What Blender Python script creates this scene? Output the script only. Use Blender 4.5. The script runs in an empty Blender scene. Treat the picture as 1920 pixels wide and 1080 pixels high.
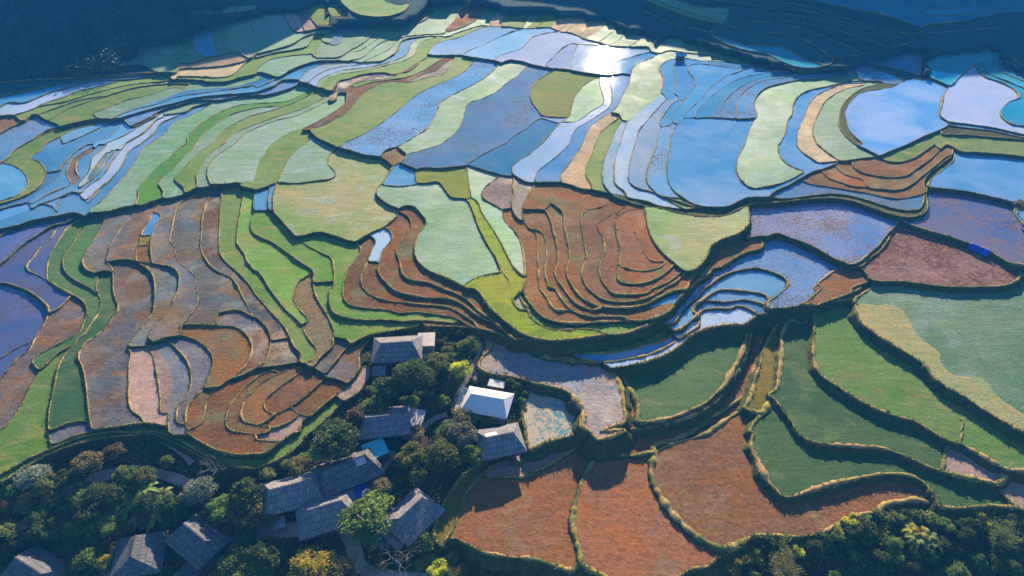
import bpy, bmesh, math, random, time
import numpy as np
from mathutils import Vector, Matrix
T0=time.time()
rng=np.random.RandomState(7); random.seed(7)
sc=bpy.context.scene
COL=sc.collection
# ------------------------------------------------------------------ camera
CAM=np.array([0.0,0.0,130.0]); PITCH=math.radians(39); F=1280.0
cd=bpy.data.cameras.new('camera'); cam=bpy.data.objects.new('camera',cd); COL.objects.link(cam)
cam.location=CAM; cam.rotation_euler=(math.pi/2-PITCH,0,0)
cd.sensor_width=36; cd.lens=24; cd.clip_end=6000; cd.clip_start=1; sc.camera=cam
UP=np.array([0,math.sin(PITCH),math.cos(PITCH)]); FW=np.array([0,math.cos(PITCH),-math.sin(PITCH)]); RT=np.array([1.0,0,0])
def rays(p):
    p=np.asarray(p,float)
    return ((p[...,0:1]-960)/F)*RT-((p[...,1:2]-540)/F)*UP+FW
def at(p,z):
    """point of the terrain survey (photo coordinates) brought to height z"""
    d=rays(p); t=(np.asarray(z)[...,None]-CAM[2])/d[...,2:3]
    return CAM+d*t
SUN_AZ=math.radians(8); SUN_EL=math.radians(20)   # azimuth from +Y towards +X
SUN=np.array([math.sin(SUN_AZ)*math.cos(SUN_EL),math.cos(SUN_AZ)*math.cos(SUN_EL),math.sin(SUN_EL)])

DEBUG=False
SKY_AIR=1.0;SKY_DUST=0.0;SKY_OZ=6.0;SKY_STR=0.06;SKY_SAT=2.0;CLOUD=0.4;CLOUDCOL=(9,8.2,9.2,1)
SUN_STR=5.0;SUN_COL=(1.0,0.84,0.60);EXPO=1.56;HAZE=0.0003;HAZECOL=(0.06,0.38,1.0,1)
SHADE=[(-200,200),(0,187),(125,170),(190,157),(320,133),(480,100),(560,60),(590,20),(620,-20),(760,-20),(800,-10),(860,0),(930,20),(1090,36),(1200,68),(1230,85),(1300,95),(1400,118),(1480,137),(1620,152),(1740,150),(1860,140),(1920,135),(2100,130)]
ZSC=0.53

LINES="""t 0 0
0,800 60,770 180,770 380,690 500,660 560,640 700,610 900,600 1100,580 1290,555
1180,540 1310,550 1280,578 1290,590
1310,550 1340,520 1480,510 1700,490 1850,450 1920,400
1320,575 1480,575 1650,580 1740,560 1840,470 1860,450
100,850 200,830 350,770 500,720 560,690 700,660 900,610
280,860 450,800 600,750 800,715 1000,660 1180,635 1430,628
120,870 300,800 500,760 700,700 900,650 1050,625 1200,615 1320,595 1540,605
1385,670 1430,628 1520,615 1700,610 1800,580 1920,555
370,900 480,830 640,770 820,715
700,850 860,790 960,750 1100,720 1230,680 1300,660 1385,670
700,850 740,885 840,888 900,885 925,890
840,888 1000,810 1160,765 1290,710 1385,680 1600,660 1760,650 1850,620 1920,605
860,880 1000,825 1180,780 1320,730 1500,700 1700,675 1920,640
900,885 1100,825 1300,775 1450,735 1650,712 1800,702 1920,690
980,945 1100,890 1200,830 1330,790 1480,750 1640,750 1780,725 1920,715
1220,850 1330,800
1240,860 1380,840 1440,800 1600,765
1050,1080 1150,1000 1200,930 1280,890 1380,850 1460,805 1600,765
1120,1080 1240,1000 1280,950 1320,910 1420,870 1520,820 1610,770
930,1080 1080,990 1170,900 1230,870 1220,850
780,1080 900,1030 1010,970 1030,950 980,945 925,890
1010,955 1180,865
700,1080 760,1050 800,1040 900,960 925,890
340,1080 400,1050 560,970 740,930 840,890
480,1080 620,1020 800,930 850,890
180,1080 350,980 450,950 600,910 740,885
0,995 160,910 260,855 350,900 450,945 300,1020 180,1080
0,870 100,865 160,905
1405,1080 1410,1020 1470,960 1560,890 1700,820 1800,790 1920,775
1470,1080 1520,1010 1620,930 1740,860 1920,810
1590,1080 1640,1010 1740,940 1860,880 1920,860
1680,1080 1730,1030 1800,980 1920,935
1760,1080 1830,1010 1920,960
1050,490 1040,340 1280,300 1400,260 1500,210 1590,195 1650,170 1750,160 1870,130 1920,120
1280,300 1310,380 1335,475 1340,520
1335,470 1440,470 1540,430 1620,420 1740,395 1800,400 1860,435
1460,250 1455,340 1480,400 1540,430
1590,195 1610,300 1640,415
1660,175 1700,270 1720,360 1740,390
1870,130 1890,210 1920,270
0,560 300,545 600,540 800,520 960,490 1060,485 1180,540
0,620 250,600 500,590 700,570 900,560 1180,540
0,720 150,690 300,660 500,620 700,590 1000,565 1180,540
t 1 0
0,810 180,797 260,787 350,742 455,672
0,935 150,878 300,836 420,785 545,712
0,110 210,100 320,90 390,70 440,40
210,105 250,180 290,235 370,235 470,215 560,205 600,200
320,95 350,170 365,232
395,70 400,110 440,170 470,215
400,100 440,40 500,30 540,60 540,120 560,150 510,195 470,195 440,170
540,60 545,25 600,20 640,60 700,110 740,125 640,130 570,120 540,70
630,0 700,70 780,110 900,125 1020,115 1110,80 1150,30 1080,40 1000,20 960,0
0,405 140,370 270,330 350,280 440,250 520,250 600,210 700,180 860,185 1000,180 1160,165 1220,100 1290,45 1360,35
0,435 120,400 270,375 380,345 440,255
20,505 100,450 250,420 430,405
430,405 440,430 480,330 515,250
440,432 610,430 700,380 820,310 880,250
600,240 620,215 740,200 900,220 1000,215 1160,190 1200,150
595,250 700,240 840,240
555,330 600,260 650,260 620,330 555,330
610,455 700,400 780,380 860,330 920,290 1050,265 1090,260
700,458 800,430 880,360 960,310 1080,275
800,465 920,410 1000,370 1080,290 1200,265 1400,255
940,460 1050,390 1090,310 1200,280 1390,268
0,540 20,505
0,540 60,545 165,575 250,530 340,490 470,455 610,455 700,460 800,465 940,460
450,650 480,600 560,560 640,530 820,510 960,480 1080,440 1140,400 1160,340 1200,300 1300,280 1400,270
490,655 540,590 620,560 760,540 900,510 1020,480 1120,450 1190,410 1210,350 1250,310 1350,285 1480,275
330,600 400,530 480,490 600,480 800,468
400,610 480,550 600,510 750,490 950,470
0,600 60,545
0,660 100,620 165,575
0,690 120,650 200,600 300,600
0,715 80,710 200,680 300,640 330,600
320,570 330,610 385,620 440,650 490,660
0,775 180,768 250,757 340,708 450,650
0,860 150,820 300,760 400,720 490,660
0,960 150,905 300,872 430,812 520,770 560,760
490,655 560,680 590,640 620,610 700,590 800,560 960,545 1020,560
620,610 600,690 555,720 560,760 600,740 610,700 680,700 680,760
330,975 420,935 500,890 600,830 680,765
330,975 400,970 500,940 620,880 700,830 760,750 820,690 900,640 1000,615 1150,620
680,700 690,660 760,620 900,600 1020,580 1150,510 1280,430
740,660 860,620 1000,600 1130,580 1250,530 1420,425
1020,560 1150,530 1240,460 1290,430
1150,610 1250,560 1350,530 1430,470 1500,430
1280,405 1340,415 1530,415 1660,435 1790,455 1840,470
1285,405 1330,350 1400,310 1500,290 1600,250 1700,210 1920,200
1545,415 1600,380 1700,340 1800,290 1920,240
1780,455 1830,420 1920,388
1150,620 1220,600 1300,580 1400,560 1450,500 1500,420
645,1080 800,1010 960,910 1100,800 1180,730 1300,660 1450,600 1560,540 1620,480 1670,440
400,970 460,1030 560,1080
130,1080 200,1030 300,980 400,970
370,1080 420,1040 460,1030
1100,1080 1200,1020 1290,960 1340,880 1390,770 1500,700 1640,630 1760,550 1800,510 1840,470 1920,445
1390,1080 1480,1010 1540,930 1570,830 1590,780 1700,740 1800,690 1860,640 1920,590
1090,260 1160,200 1280,140 1350,70 1400,30 1500,10 1580,8
1410,255 1440,210 1500,150 1530,90 1600,50 1700,38
1440,240 1560,200 1650,150 1700,100 1740,50
1430,270 1500,250 1560,230 1680,195 1800,200
1760,195 1760,150 1820,70
1840,195 1860,140 1920,85
1360,35 1400,30
1580,8 1700,30 1760,50 1840,75 1920,88
t 2 0
0,90 160,100 320,105 480,130 600,150 740,180 790,210 870,250 1000,270 1080,310 1060,350 1130,310 1210,285 1350,320 1500,370 1680,420 1800,460 1920,490
0,205 100,215 200,205 300,210 360,235 430,245 480,260 540,290 640,315 720,340 850,350 1020,350 1055,390 1115,398
75,210 120,150 155,100
110,212 180,150 215,105
170,208 240,160 300,108
290,208 330,160 380,112
355,232 440,160 500,132
400,240 500,170 560,140
510,275 560,220 620,160 640,152
550,290 640,250 680,220 720,178
650,318 700,280 790,212
720,340 800,300 860,248
870,350 940,310 990,270
0,240 60,225 200,208
0,388 60,370 110,330 140,290 240,255 340,240 440,245
270,470 320,420 370,370 440,330 520,335 700,345 900,352 1020,352
270,470 250,490 300,510 400,520 550,545 670,560
435,522 460,420 490,335
0,450 80,460 140,480 250,505
670,560 760,555 745,520 780,470 860,440 1000,400 1060,390
770,560 830,550 895,555 900,520 940,480 1040,440 1115,398
0,600 60,550 130,485
250,505 320,525 240,570 180,620 145,690 150,760 200,830 225,870 210,890
320,525 300,510
225,870 330,880 430,870 450,800 480,720 540,640 600,600 670,575 670,560
0,1030 110,960 210,890 360,920 430,870
670,560 660,620 680,700 690,770 600,830 520,890 470,915 360,918
760,555 740,620 755,710 740,790 640,870 540,930 480,970 450,1020 430,1080
895,555 880,620 830,720 790,800 740,840 640,910 580,960 550,1030 530,1080
360,920 310,980 220,1080
810,880 740,930 660,1000 630,1080
830,900 780,980 740,1080
870,905 840,990 815,1080
740,840 810,860 830,900 870,905 960,820 1060,750 1115,690 1140,600 1110,520 1130,480 1180,450 1240,445
1115,398 1180,380 1300,395 1500,420 1700,470 1920,505
925,1080 960,970 1000,920 1080,830 1150,755 1200,740 1220,700 1235,600 1220,510 1240,448
1115,690 1150,720 1155,750
1220,700 1250,730 1245,755 1295,750
1120,955 1110,910 1150,850 1200,780 1245,755
1120,955 1180,940 1210,920 1240,930 1290,890
1210,920 1215,870 1260,800 1295,750 1370,640 1375,600 1320,520 1340,490 1450,485 1600,505 1750,525 1780,520
1370,640 1490,652
1290,880 1310,840 1400,760 1500,650 1580,590 1700,540 1780,520 1920,530
1370,882 1380,840 1470,750 1560,670 1660,610 1760,575 1920,550
1505,880 1560,800 1640,710 1720,650 1800,610 1920,580
1680,890 1690,780 1720,710 1790,650 1880,610 1920,600
1830,885 1840,850 1815,780 1850,700 1900,660 1920,650
1290,885 1400,885 1500,880 1600,885 1690,892 1830,885
1195,1080 1200,1010 1230,950 1290,890
1090,1080 1100,1010 1120,955
1750,1080 1790,960 1830,885
1240,448 1300,440 1400,455 1600,465 1800,495 1920,520
960,70 1100,130 1250,190 1400,220 1480,245
1090,0 1200,50 1350,100 1480,140 1590,155
1630,100 1590,160 1480,245
1600,170 1700,220 1840,250 1920,245
1240,0 1400,50 1600,60 1800,70 1920,95
1480,250 1600,290 1750,330 1920,345
1480,255 1600,325 1750,375 1920,405
t 3 0
0,345 100,350 200,400 300,450 410,495 260,510 150,480 0,405
0,250 150,255 250,290 380,360 480,430 500,430
500,430 470,480 410,498
0,490 150,520 300,548
0,530 150,535 300,548
0,580 150,572 300,548 450,555 620,525
0,600 100,590 300,560
0,650 100,625 240,600 400,590 560,565 660,540
0,20 200,30 400,70 560,130 700,180 900,220 1080,255 1140,240 1160,210
0,65 200,75 350,100 500,150 650,190 800,230
0,110 200,115 400,150 600,200 760,250 900,270
0,155 150,160 350,190 560,240 750,300 900,360
0,0 300,0 600,60 900,120 1160,210
700,0 900,50 1100,75 1300,75 1450,60 1560,15
500,430 700,410 850,380 1000,340 1080,310 1160,210
620,525 700,490 780,460 920,420 1050,385 1250,400
1170,575 1155,550 1155,480 1180,440 1250,405
750,480 900,500 1050,540 1170,575
660,535 690,590 740,605 850,612 930,635
1080,595 1020,600 940,560 800,520 750,480
1215,580 1220,520 1205,460 1260,420 1400,400 1500,405 1600,395 1680,365 1740,400 1750,440
1170,575 1220,585 1290,610 1370,640 1420,590 1500,520 1550,480 1650,455 1750,440
1420,400 1560,370 1690,360
590,900 580,850 610,780 660,720 740,685 850,670 950,650 1000,620 1080,595 1180,600 1220,585
590,900 610,970 660,1030 720,1080
540,870 560,790 620,720 720,660 800,640 880,625 930,635 1000,620
540,870 535,940 570,1000 650,1080
1370,640 1330,690 1310,760 1295,870 1330,910 1350,935 1250,990 1150,1030 1050,1080
1550,480 1620,570 1700,600 1800,640 1870,690 1890,730 1800,770 1750,830 1760,880 1830,930 1920,945
1300,870 1350,910 1500,930 1700,960 1920,1010
1620,465 1640,530 1700,570 1800,610 1920,660
1700,450 1760,540 1850,580 1920,610
1760,430 1780,490 1850,530 1920,560
1840,400 1850,450 1920,490
1340,940 1500,960 1700,985 1920,1035
1310,1010 1500,1015 1700,1030 1920,1050
85,1080 130,1000 150,900 180,860 190,780 230,720 300,680 440,650 520,630 700,605 830,610
220,1080 230,980 280,860 300,800 350,730 430,680 540,640 700,625 860,625
370,1080 345,1020 340,960 380,850 430,760 480,720 580,670 720,640
t 0 1
0,140 60,100 100,50 180,0
20,140 120,170 190,230 215,290 180,350 120,390 0,430
0,450 100,420 200,380 290,320 320,260 345,200 300,140 230,100 300,50 340,0
345,70 380,120 385,180 345,210
345,215 460,205 475,230
0,490 100,460 220,430 330,340 450,260 480,240
220,430 240,485 300,450 400,470 415,490 430,525
0,580 120,540 240,490
0,690 60,650 180,590 250,570 420,540 560,515 640,540
0,635 60,625 130,605
480,240 455,180 490,130 560,60 660,0
600,100 600,180 600,240 560,290 480,330 400,360 240,450
530,290 500,220 510,180 550,110 700,20
560,285 540,220 545,170 580,100
590,250 570,180 590,120
320,445 420,410 540,350 640,250 680,180 700,100 760,50 820,0
600,100 690,50 740,0
430,525 450,410 550,360 600,370
600,375 680,300 760,250 800,200 840,130 880,80 940,0
600,375 640,420 720,350 800,290 880,210 930,130 960,60 1050,0
640,540 670,520 680,490 760,430 820,370 870,310 960,220 1020,130 1060,50 1120,0
670,520 740,510 830,500 860,490 1000,460 1060,460
1015,460 1040,390 1035,340 1080,280 1200,160 1280,100 1340,30 1405,0
1215,405 1230,360 1190,300 1220,250 1300,180 1370,110 1450,30 1475,0
1060,460 1220,405 1280,405 1390,370 1470,325
1390,370 1380,330 1310,260 1340,220 1410,150 1470,80 1590,0
1470,325 1480,290 1475,230 1530,130 1590,60 1680,0
1580,305 1555,230 1560,190 1600,110 1700,40 1760,0
1470,325 1560,320 1580,305 1690,300 1780,290 1815,295 1920,295
1815,295 1815,320
1570,360 1670,350 1700,325 1815,320 1920,340
0,900 60,850 160,760 280,680 400,610 480,595 560,560 640,540
480,600 410,660 390,700 320,760 260,840 200,920 215,950 280,980 350,1020
0,1040 60,1045 160,1080
640,540 560,590 500,640 430,740 380,830 360,900 360,1020 400,1045 440,1080
740,510 620,640 540,760 480,850 475,920 520,990 600,1040 680,1080
830,500 780,580 740,670 680,760 640,830 620,890 650,940 710,970 735,1010 720,1080
710,970 770,950 840,960 850,1000 850,1080
850,970 840,930 800,880 820,800 830,760 880,680 950,580 1060,460
800,885 860,870 1000,870 1020,880
1020,880 1030,760 1050,740 1060,680 1090,620 1150,520 1210,430 1260,405
1055,690 1140,685
1035,765 1130,755
1150,520 1180,515 1210,540 1180,600 1140,690 1130,755 1140,880
1020,880 1100,890 1200,905 1300,930 1345,980 1340,1080
1030,890 1100,930 1150,990 1165,1080
1310,850 1320,850 1300,760 1275,730 1290,640 1310,540 1340,450 1440,400 1500,370 1570,360
1480,1080 1470,1000 1420,950 1340,880 1300,760
1380,720 1385,600 1420,470 1470,410 1490,375
1380,720 1410,850 1450,940 1520,975 1590,1000 1640,1040 1670,1080
1510,700 1520,550 1560,420 1570,360
1510,700 1510,790 1560,890 1640,960 1740,1010 1790,1080
1670,350 1655,480 1645,700 1650,810 1700,890 1780,960 1850,1030 1890,1080
1835,325 1810,480 1790,600 1780,740 1840,830 1850,870 1920,960
1920,510 1890,560 1885,640 1920,690
1915,340 1905,490 1920,500
t 1 1
0,280 30,160 60,80 130,0
160,290 200,200 250,110 300,50 370,0
0,345 100,310 160,290 300,295 460,275 560,260 600,230 580,190 540,150 545,90 580,50 640,10 660,0
560,0 640,30 720,50 820,80 930,95 980,120 1030,165
0,500 100,495
105,310 100,495 135,500
160,290 140,340 130,430 135,500 200,580 270,660 300,690 470,660 600,690 740,730 800,700 870,660 960,620 1060,540
1060,540 1070,490 990,450 910,380 910,340 960,280 1010,200 1050,150 1080,140 1160,170 1210,190
930,95 970,50 1060,20 1100,0
1060,20 1100,50 1130,80 1090,130 1040,160
1130,75 1240,50 1390,0
960,310 1080,318 1200,305
1580,160 1400,180 1210,190 1200,240 1210,290 1300,290 1370,285 1420,340 1470,400 1580,415 1620,480 1660,590 1720,720 1800,850 1850,960 1900,1030 1895,1080
1580,155 1600,300 1610,400 1580,415
1610,400 1660,430 1700,520 1780,640 1840,740 1890,840 1920,900
1580,155 1650,110 1740,60 1840,10 1870,0
1580,150 1700,190 1840,230 1920,240
1840,235 1760,290 1700,350 1710,410 1780,450 1840,490 1860,560 1900,620 1920,630
1840,490 1920,480
1070,490 1090,470 1180,465 1230,510 1280,590 1230,660 1200,740 1190,800 1220,880 1300,950 1420,1000 1500,1040 1580,1080
960,620 1010,660 1025,710 960,790 930,880 920,960 960,1020 1020,1080
1080,505 1150,550 1165,620 1110,700 1055,790 1080,880 1100,970 1160,1020 1300,1040 1390,1080
830,675 880,700 900,730 870,800 830,900 790,1000 800,1080
850,880 925,885
745,735 790,790 740,880 690,950 660,1020 655,1080
0,680 60,710 130,740 240,820 340,890 400,930 435,960 430,1030 440,1080
300,700 400,770 500,820 570,860 585,940 590,1020 580,1080
435,955 380,990 320,1030 290,1080
430,1040 590,1030
0,935 60,1010 100,1080
1560,1060 1600,1030 1700,990 1850,960
t 2 1
0,165 60,120 140,70 215,0
0,210 20,230 100,280 180,290 270,285 370,290 440,305 520,335 600,345 740,372 860,400 1000,430 1130,470 1300,490
870,430 920,450 1000,465 1150,490 1300,530 1450,545 1600,535 1700,490 1800,450 1920,445
740,372 800,410 870,430
1195,0 1170,120 1170,250 1200,330 1280,400 1380,455 1480,470 1600,470 1700,430 1780,400 1920,400
1300,490 1400,480 1480,470
180,290 180,240 200,200 290,130 370,60 430,0
365,290 370,230 430,150 480,80 530,0
600,345 590,290 555,240 560,170 600,80 630,0
740,370 690,300 680,240 690,130 740,0
865,400 850,360 780,300 770,240 775,130 810,0
1300,490 1200,440 1050,360 940,330 880,280 880,200 900,80 925,0
1380,475 1180,410 1090,370 1020,290 1015,220 1050,100 1090,0
1290,410 1130,390 1060,340
1750,0 1700,100 1690,200 1730,280 1800,330 1920,320
20,240 10,340 20,370 0,420 10,500 40,550 100,590 140,640 180,670 190,800 200,950 205,1080
180,290 130,370 90,440 80,490 80,560 130,630 220,660 250,710 260,850 250,960 280,1080
80,490 180,490 250,500 290,570 320,680 345,780 350,880 325,960 350,1030 390,1080
250,490 290,440 300,400 345,292
290,440 380,510 390,600 420,720 435,850 410,960 440,1040 465,1080
800,412 720,450 650,480 560,500 520,540 530,650 550,770 560,850 530,930 530,1000 570,1080
780,510 700,560 640,600 650,640 680,700 700,800 665,900 660,970 680,1030 715,1080
780,510 800,500 860,460 920,452
800,540 860,500 1000,490
780,510 800,540 780,580 780,650 800,730 815,800 805,920 795,980 810,1030 900,1050 1000,1040 1120,990 1220,900
785,645 850,640 915,650 930,680
1005,530 930,540 920,590 915,650
930,680 970,760 1010,840 1060,880 1160,880
805,915 880,940 980,955 1100,930 1170,870
1000,465 1010,560 1030,650 1080,750 1150,830 1220,890 1300,950 1360,945 1420,900 1470,830 1490,770 1560,720 1650,690 1730,650 1780,590 1780,520 1770,465
1060,1080 1160,1040 1280,950
1140,1080 1220,1040 1310,960
0,620 60,720 80,790 100,990 85,1080
0,910 50,960 100,1000
1780,590 1790,650 1750,710 1800,700 1880,690 1920,690
1750,710 1880,740 1870,780 1760,810 1680,850 1600,900 1540,930 1500,920 1420,900
1480,1060 1560,1000 1650,960 1750,940 1850,935 1920,950
1340,1080 1380,1030 1440,1000 1510,930
1440,1080 1480,1060
1310,1080 1340,1030 1360,945
1310,1010 1330,1080
t 3 1
75,0 85,80 130,140 200,180 270,205
215,0 250,50 330,110 380,140 470,135 550,125
370,0 430,50 500,100 550,125 680,110 830,90 900,60 1000,20 1050,0
655,0 720,30 830,85
0,320 80,300 180,260 270,210
0,400 60,350 150,310 240,260 330,210 430,180 490,155 550,125
830,100 900,130 1000,135 1080,110 1180,50 1250,0
640,115 640,165 700,210 820,240 960,250 1040,235 1120,180 1230,100 1300,30 1340,0
500,150 560,220 650,250 720,270 745,320 860,340 1000,340 1080,300 1180,220 1280,140 1340,90 1380,80 1385,20
395,190 450,250 550,290 650,320 745,325
240,265 320,300 450,320 600,345 750,370 880,400 1000,410 1100,390 1180,360 1170,300 1180,260 1220,210 1300,150 1385,85
150,310 280,340 400,345 480,375
10,400 100,410 200,405 350,385 480,375 600,385 740,420 860,460 970,490 1060,500 1130,490 1160,460 1180,360
0,400 10,400
0,445 150,430 300,415 480,408 620,425 760,470 900,520 1000,545 1100,545 1190,500 1200,470 1190,380 1200,310 1230,260 1300,200 1390,130 1400,100 1385,40
1340,0 1385,20 1450,55 1600,65 1750,75 1920,95
1210,325 1320,335 1420,345 1560,370 1720,405 1870,440 1920,430
980,560 1060,600 1200,650 1350,690 1460,730 1540,760 1640,790 1740,850 1830,900 1920,910
980,560 1000,545
980,560 950,620 900,670 830,760 760,820 690,880 640,900 600,905
980,580 900,720 840,800 760,860 710,910 690,920
690,920 640,900
0,690 60,670 160,700 300,750 400,800 500,860 600,905 500,950 430,1000 380,1040 340,1080
690,920 730,960 770,1020 700,1050 620,1080
770,1020 850,1030 1000,1030 1200,1055 1400,1075 1600,1070 1780,1060 1880,1010 1900,920
1880,1010 1920,980
0,950 60,970 120,1000 155,1040 140,1080
1860,440 1850,500 1880,560 1920,600
t 0 2
160,0 230,30 310,90 360,140 365,190 340,260 290,340 260,390 220,470 130,530 80,600 0,685
365,190 440,150 520,70 540,50
0,535 100,470 250,400
440,0 500,30 600,80 640,120 655,180 630,260 600,330 520,380 400,440 280,510 245,550 290,620 270,680 220,760 190,830 130,930 60,1020 0,1070
680,0 740,50 760,100 740,190 690,260 640,340 580,390 560,420 490,500 440,590 420,680 400,780 375,900 365,1000 370,1080
560,420 430,490 360,560 290,620
720,0 740,40
850,0 860,60 890,150 850,220 800,290 720,360 650,410 610,460 590,520 620,590 640,680 660,850 670,950 690,1060
690,1060 800,1050 950,1030 1080,1015 1200,1025 1250,1040
370,1070 400,1060 530,1010 670,1000
1165,0 1160,100 1150,180 1080,280 1020,350 965,440 985,490 970,560 965,700 970,850 990,920 1060,970 1085,1015
965,440 1090,430 1140,395
1340,0 1310,80 1260,170 1180,260 1120,370 1150,400 1250,370 1360,360 1450,380 1530,430 1590,500 1600,560 1580,640 1550,710 1520,760 1450,830 1400,910 1395,1000 1400,1080
1100,425 1140,490 1170,600 1190,720 1205,850 1210,940 1260,940 1250,1040
1150,400 1180,460 1260,550 1310,640 1320,700 1310,800 1280,860 1265,940 1265,1080
1240,375 1320,450 1400,540 1430,620 1435,720 1400,820 1340,890 1325,950 1330,1010 1390,1020
1480,0 1480,120 1420,210 1350,285
1670,0 1650,120 1620,280
1360,360 1360,290 1500,275 1650,285 1770,295 1850,350 1890,420 1885,500 1840,590 1760,660 1690,700 1640,740 1540,750
1640,190 1720,170 1800,170 1870,200 1920,240
1790,0 1830,80 1880,180 1900,220
1640,740 1560,830 1530,950 1500,1020 1400,1070
1640,740 1720,690 1820,650 1920,600
1920,680 1840,740 1760,830 1720,900 1695,990 1710,1050 1760,1080
1920,760 1870,800 1830,860 1810,940 1830,1000 1920,1025
t 1 2
0,50 70,130 160,230 220,300 260,380 290,440 340,500 325,550
0,210 60,270 100,330 110,400 100,480 60,560 0,600
110,395 260,370
100,0 160,80 220,160 290,220 340,270 370,340 420,410 460,470 430,530 370,570
345,275 390,245 300,130 280,90 290,0
430,0 460,80 520,180 560,250 585,320 580,370 570,440 500,500 430,585
530,635 580,570 640,490 715,415
580,370 640,375 690,390 710,415 780,380 850,355 920,340 1060,315 1200,285 1260,245
0,670 120,620 190,635 280,590 340,595
325,550 420,590 510,640 520,660 640,690 690,710 770,620 775,560 780,480 840,400 850,360
0,600 200,575 325,555
0,750 80,690 190,635
360,605 270,680 180,740 90,820 60,880 90,930 150,940 260,890 370,810 450,740 500,690 520,660
690,710 600,800 500,880 400,960 320,940 280,910 260,890
0,1030 60,1010 150,940
0,1035 60,1030 120,1050 220,1020 300,970 320,940
330,1080 350,1000 400,960
690,710 790,600 860,600 860,640 820,710 760,790 660,850 560,950 420,1080
600,800 660,850
560,0 550,100 580,180 680,225 800,240 960,240 1100,250 1260,245 1400,255 1500,260 1530,240
655,0 660,80 700,125 850,155 1000,165 1080,190 1190,180 1340,200 1480,220 1560,260 1640,300
805,0 860,50 960,90 1100,110 1300,130 1420,140 1500,170 1580,220 1640,260 1665,305
1010,0 1100,40 1250,70 1480,90 1560,130 1640,190 1750,250 1800,265
1390,0 1500,40 1600,100 1680,180 1760,230 1850,310 1920,370
1640,0 1700,60 1760,150 1850,230 1920,290
1260,245 1260,275 1400,290 1600,295 1680,310 1750,320 1830,350 1920,380
1750,320 1745,360 1760,440 1700,520 1670,590 1760,640 1920,665
1720,310 1720,440 1680,560 1640,640 1620,690 1660,690 1670,640 1670,590
t 2 2
0,80 20,120 60,160 120,165
50,40 70,90 120,160 140,220 220,280 300,310 420,315 560,310 650,320 710,345 850,340 960,300 1040,270 1110,240 1180,180 1220,120 1270,60 1310,0
85,0 50,40
85,0 100,60 150,130 210,200 280,240 380,260 520,265 700,255 870,250 1000,245
205,0 260,70 310,150 350,170 430,165
320,0 360,60 420,140 500,190 580,215 700,215 820,215 880,240 1000,240 1080,220 1180,170 1210,130
390,0 430,60 490,120 560,155 620,165 680,142
465,0 510,60 580,110 680,140 800,150 900,145 1000,125 1120,60 1230,20 1310,10
570,0 640,60 720,95 860,105 1000,80 1100,30 1145,0
715,0 760,40 850,50 1000,40 1060,0
900,148 920,180 1000,170 1130,140 1220,120
0,290 100,350 250,390 400,390 560,370 710,345
0,370 90,385 180,480 220,500 300,500 430,495 560,490 700,490 870,465 1000,435 1120,400 1190,370 1210,330 1150,265 1110,240
1250,385 1210,330
180,480 90,385 180,378
0,400 90,385
0,665 100,690 230,730 350,750 440,790 490,850 540,950 530,1040 600,1080
180,500 300,530 500,550 700,570 740,605 800,700 830,800 840,900 850,1000 750,1040 660,1080
430,500 550,540 700,560 850,540 1000,510 1150,450 1250,385 1330,330 1400,280 1395,200
740,605 880,580 1000,555 1150,500 1270,420 1350,350 1450,310 1600,280 1740,280
740,605 800,640 830,670 880,750 930,830 950,920 945,1000 1060,1000 1200,970 1330,920 1450,860 1540,780 1600,720 1640,640 1700,540 1740,430 1760,340 1740,280
1740,280 1785,300 1780,400 1740,520 1670,640 1600,760 1540,840 1420,920 1280,980 1100,1030 900,1060 700,1075
1920,310 1880,380 1850,480 1820,600 1790,720 1760,790 1600,900 1480,980 1350,1080
1920,390 1890,460 1860,580 1820,700 1800,790 1740,900 1620,980 1480,1080
1740,905 1880,935 1920,880
1880,935 1820,1010 1780,1080
1150,265 1190,300 1230,320 1310,270 1395,200
1150,265 1210,265 1260,200 1330,120 1400,60 1440,0
1370,130 1440,80 1500,40 1560,15 1700,20 1860,40 1920,60
1390,110 1440,95 1600,105 1740,90 1850,110 1920,135
1395,200 1360,180 1370,130
1395,200 1420,170 1520,155 1630,155 1690,135 1760,150 1840,200 1800,230 1740,280
1840,200 1920,190
100,740 230,770 350,820 440,880 480,940 480,1000 490,1080
100,740 90,830 80,920 85,1000 110,1080
t 3 2
0,100 20,90 80,50 140,0
0,310 40,250 90,190 140,150 190,140 280,110 360,40 410,0
0,390 60,290 120,220 190,150 290,125 380,130
0,800 60,760 90,640 100,540 110,440 100,370 120,310 150,250 190,240 260,265 340,190 380,130
380,130 350,180 350,300 345,430 345,520 380,630 450,690 560,760 680,840 800,900 960,960 1100,1000 1240,1080
0,800 50,830 80,870 140,950 200,1040 220,1080
380,130 500,100 580,90 640,80
780,0 700,50 660,80 655,150 680,230 760,310 880,390 980,450 1080,510 1180,580 1230,650 1320,730 1470,810 1600,900 1750,990 1860,1050 1920,1080
380,120 470,90 560,60 640,30 700,0
0,160 60,150 140,150
1450,1080 1460,1000 1420,970
0,880 20,820 0,800
t 3 2
655,120 760,130 870,130 990,170 1050,260 1090,340 1180,420 1260,480 1280,560 1380,660 1500,680 1620,700 1660,760 1720,830 1820,900 1920,965
t 0 3
0,380 100,330 250,230 380,160 600,85 830,40 1000,25 1150,15 1300,80 1450,150 1560,210 1600,240 1700,270
0,320 100,270 200,205 380,130 560,55 700,20 850,0
370,0 390,90 430,85 560,30 690,0
850,0 1000,5 1150,0 1250,20 1350,60 1500,150 1600,200 1760,260 1920,275
1265,0 1300,20 1420,20
1400,0 1420,20 1520,80 1640,140 1780,170 1920,165
1760,0 1780,0 1920,20
t 1 3
0,165 60,160 190,70 280,10 330,0
0,60 100,70 190,75
0,20 100,0
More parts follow.
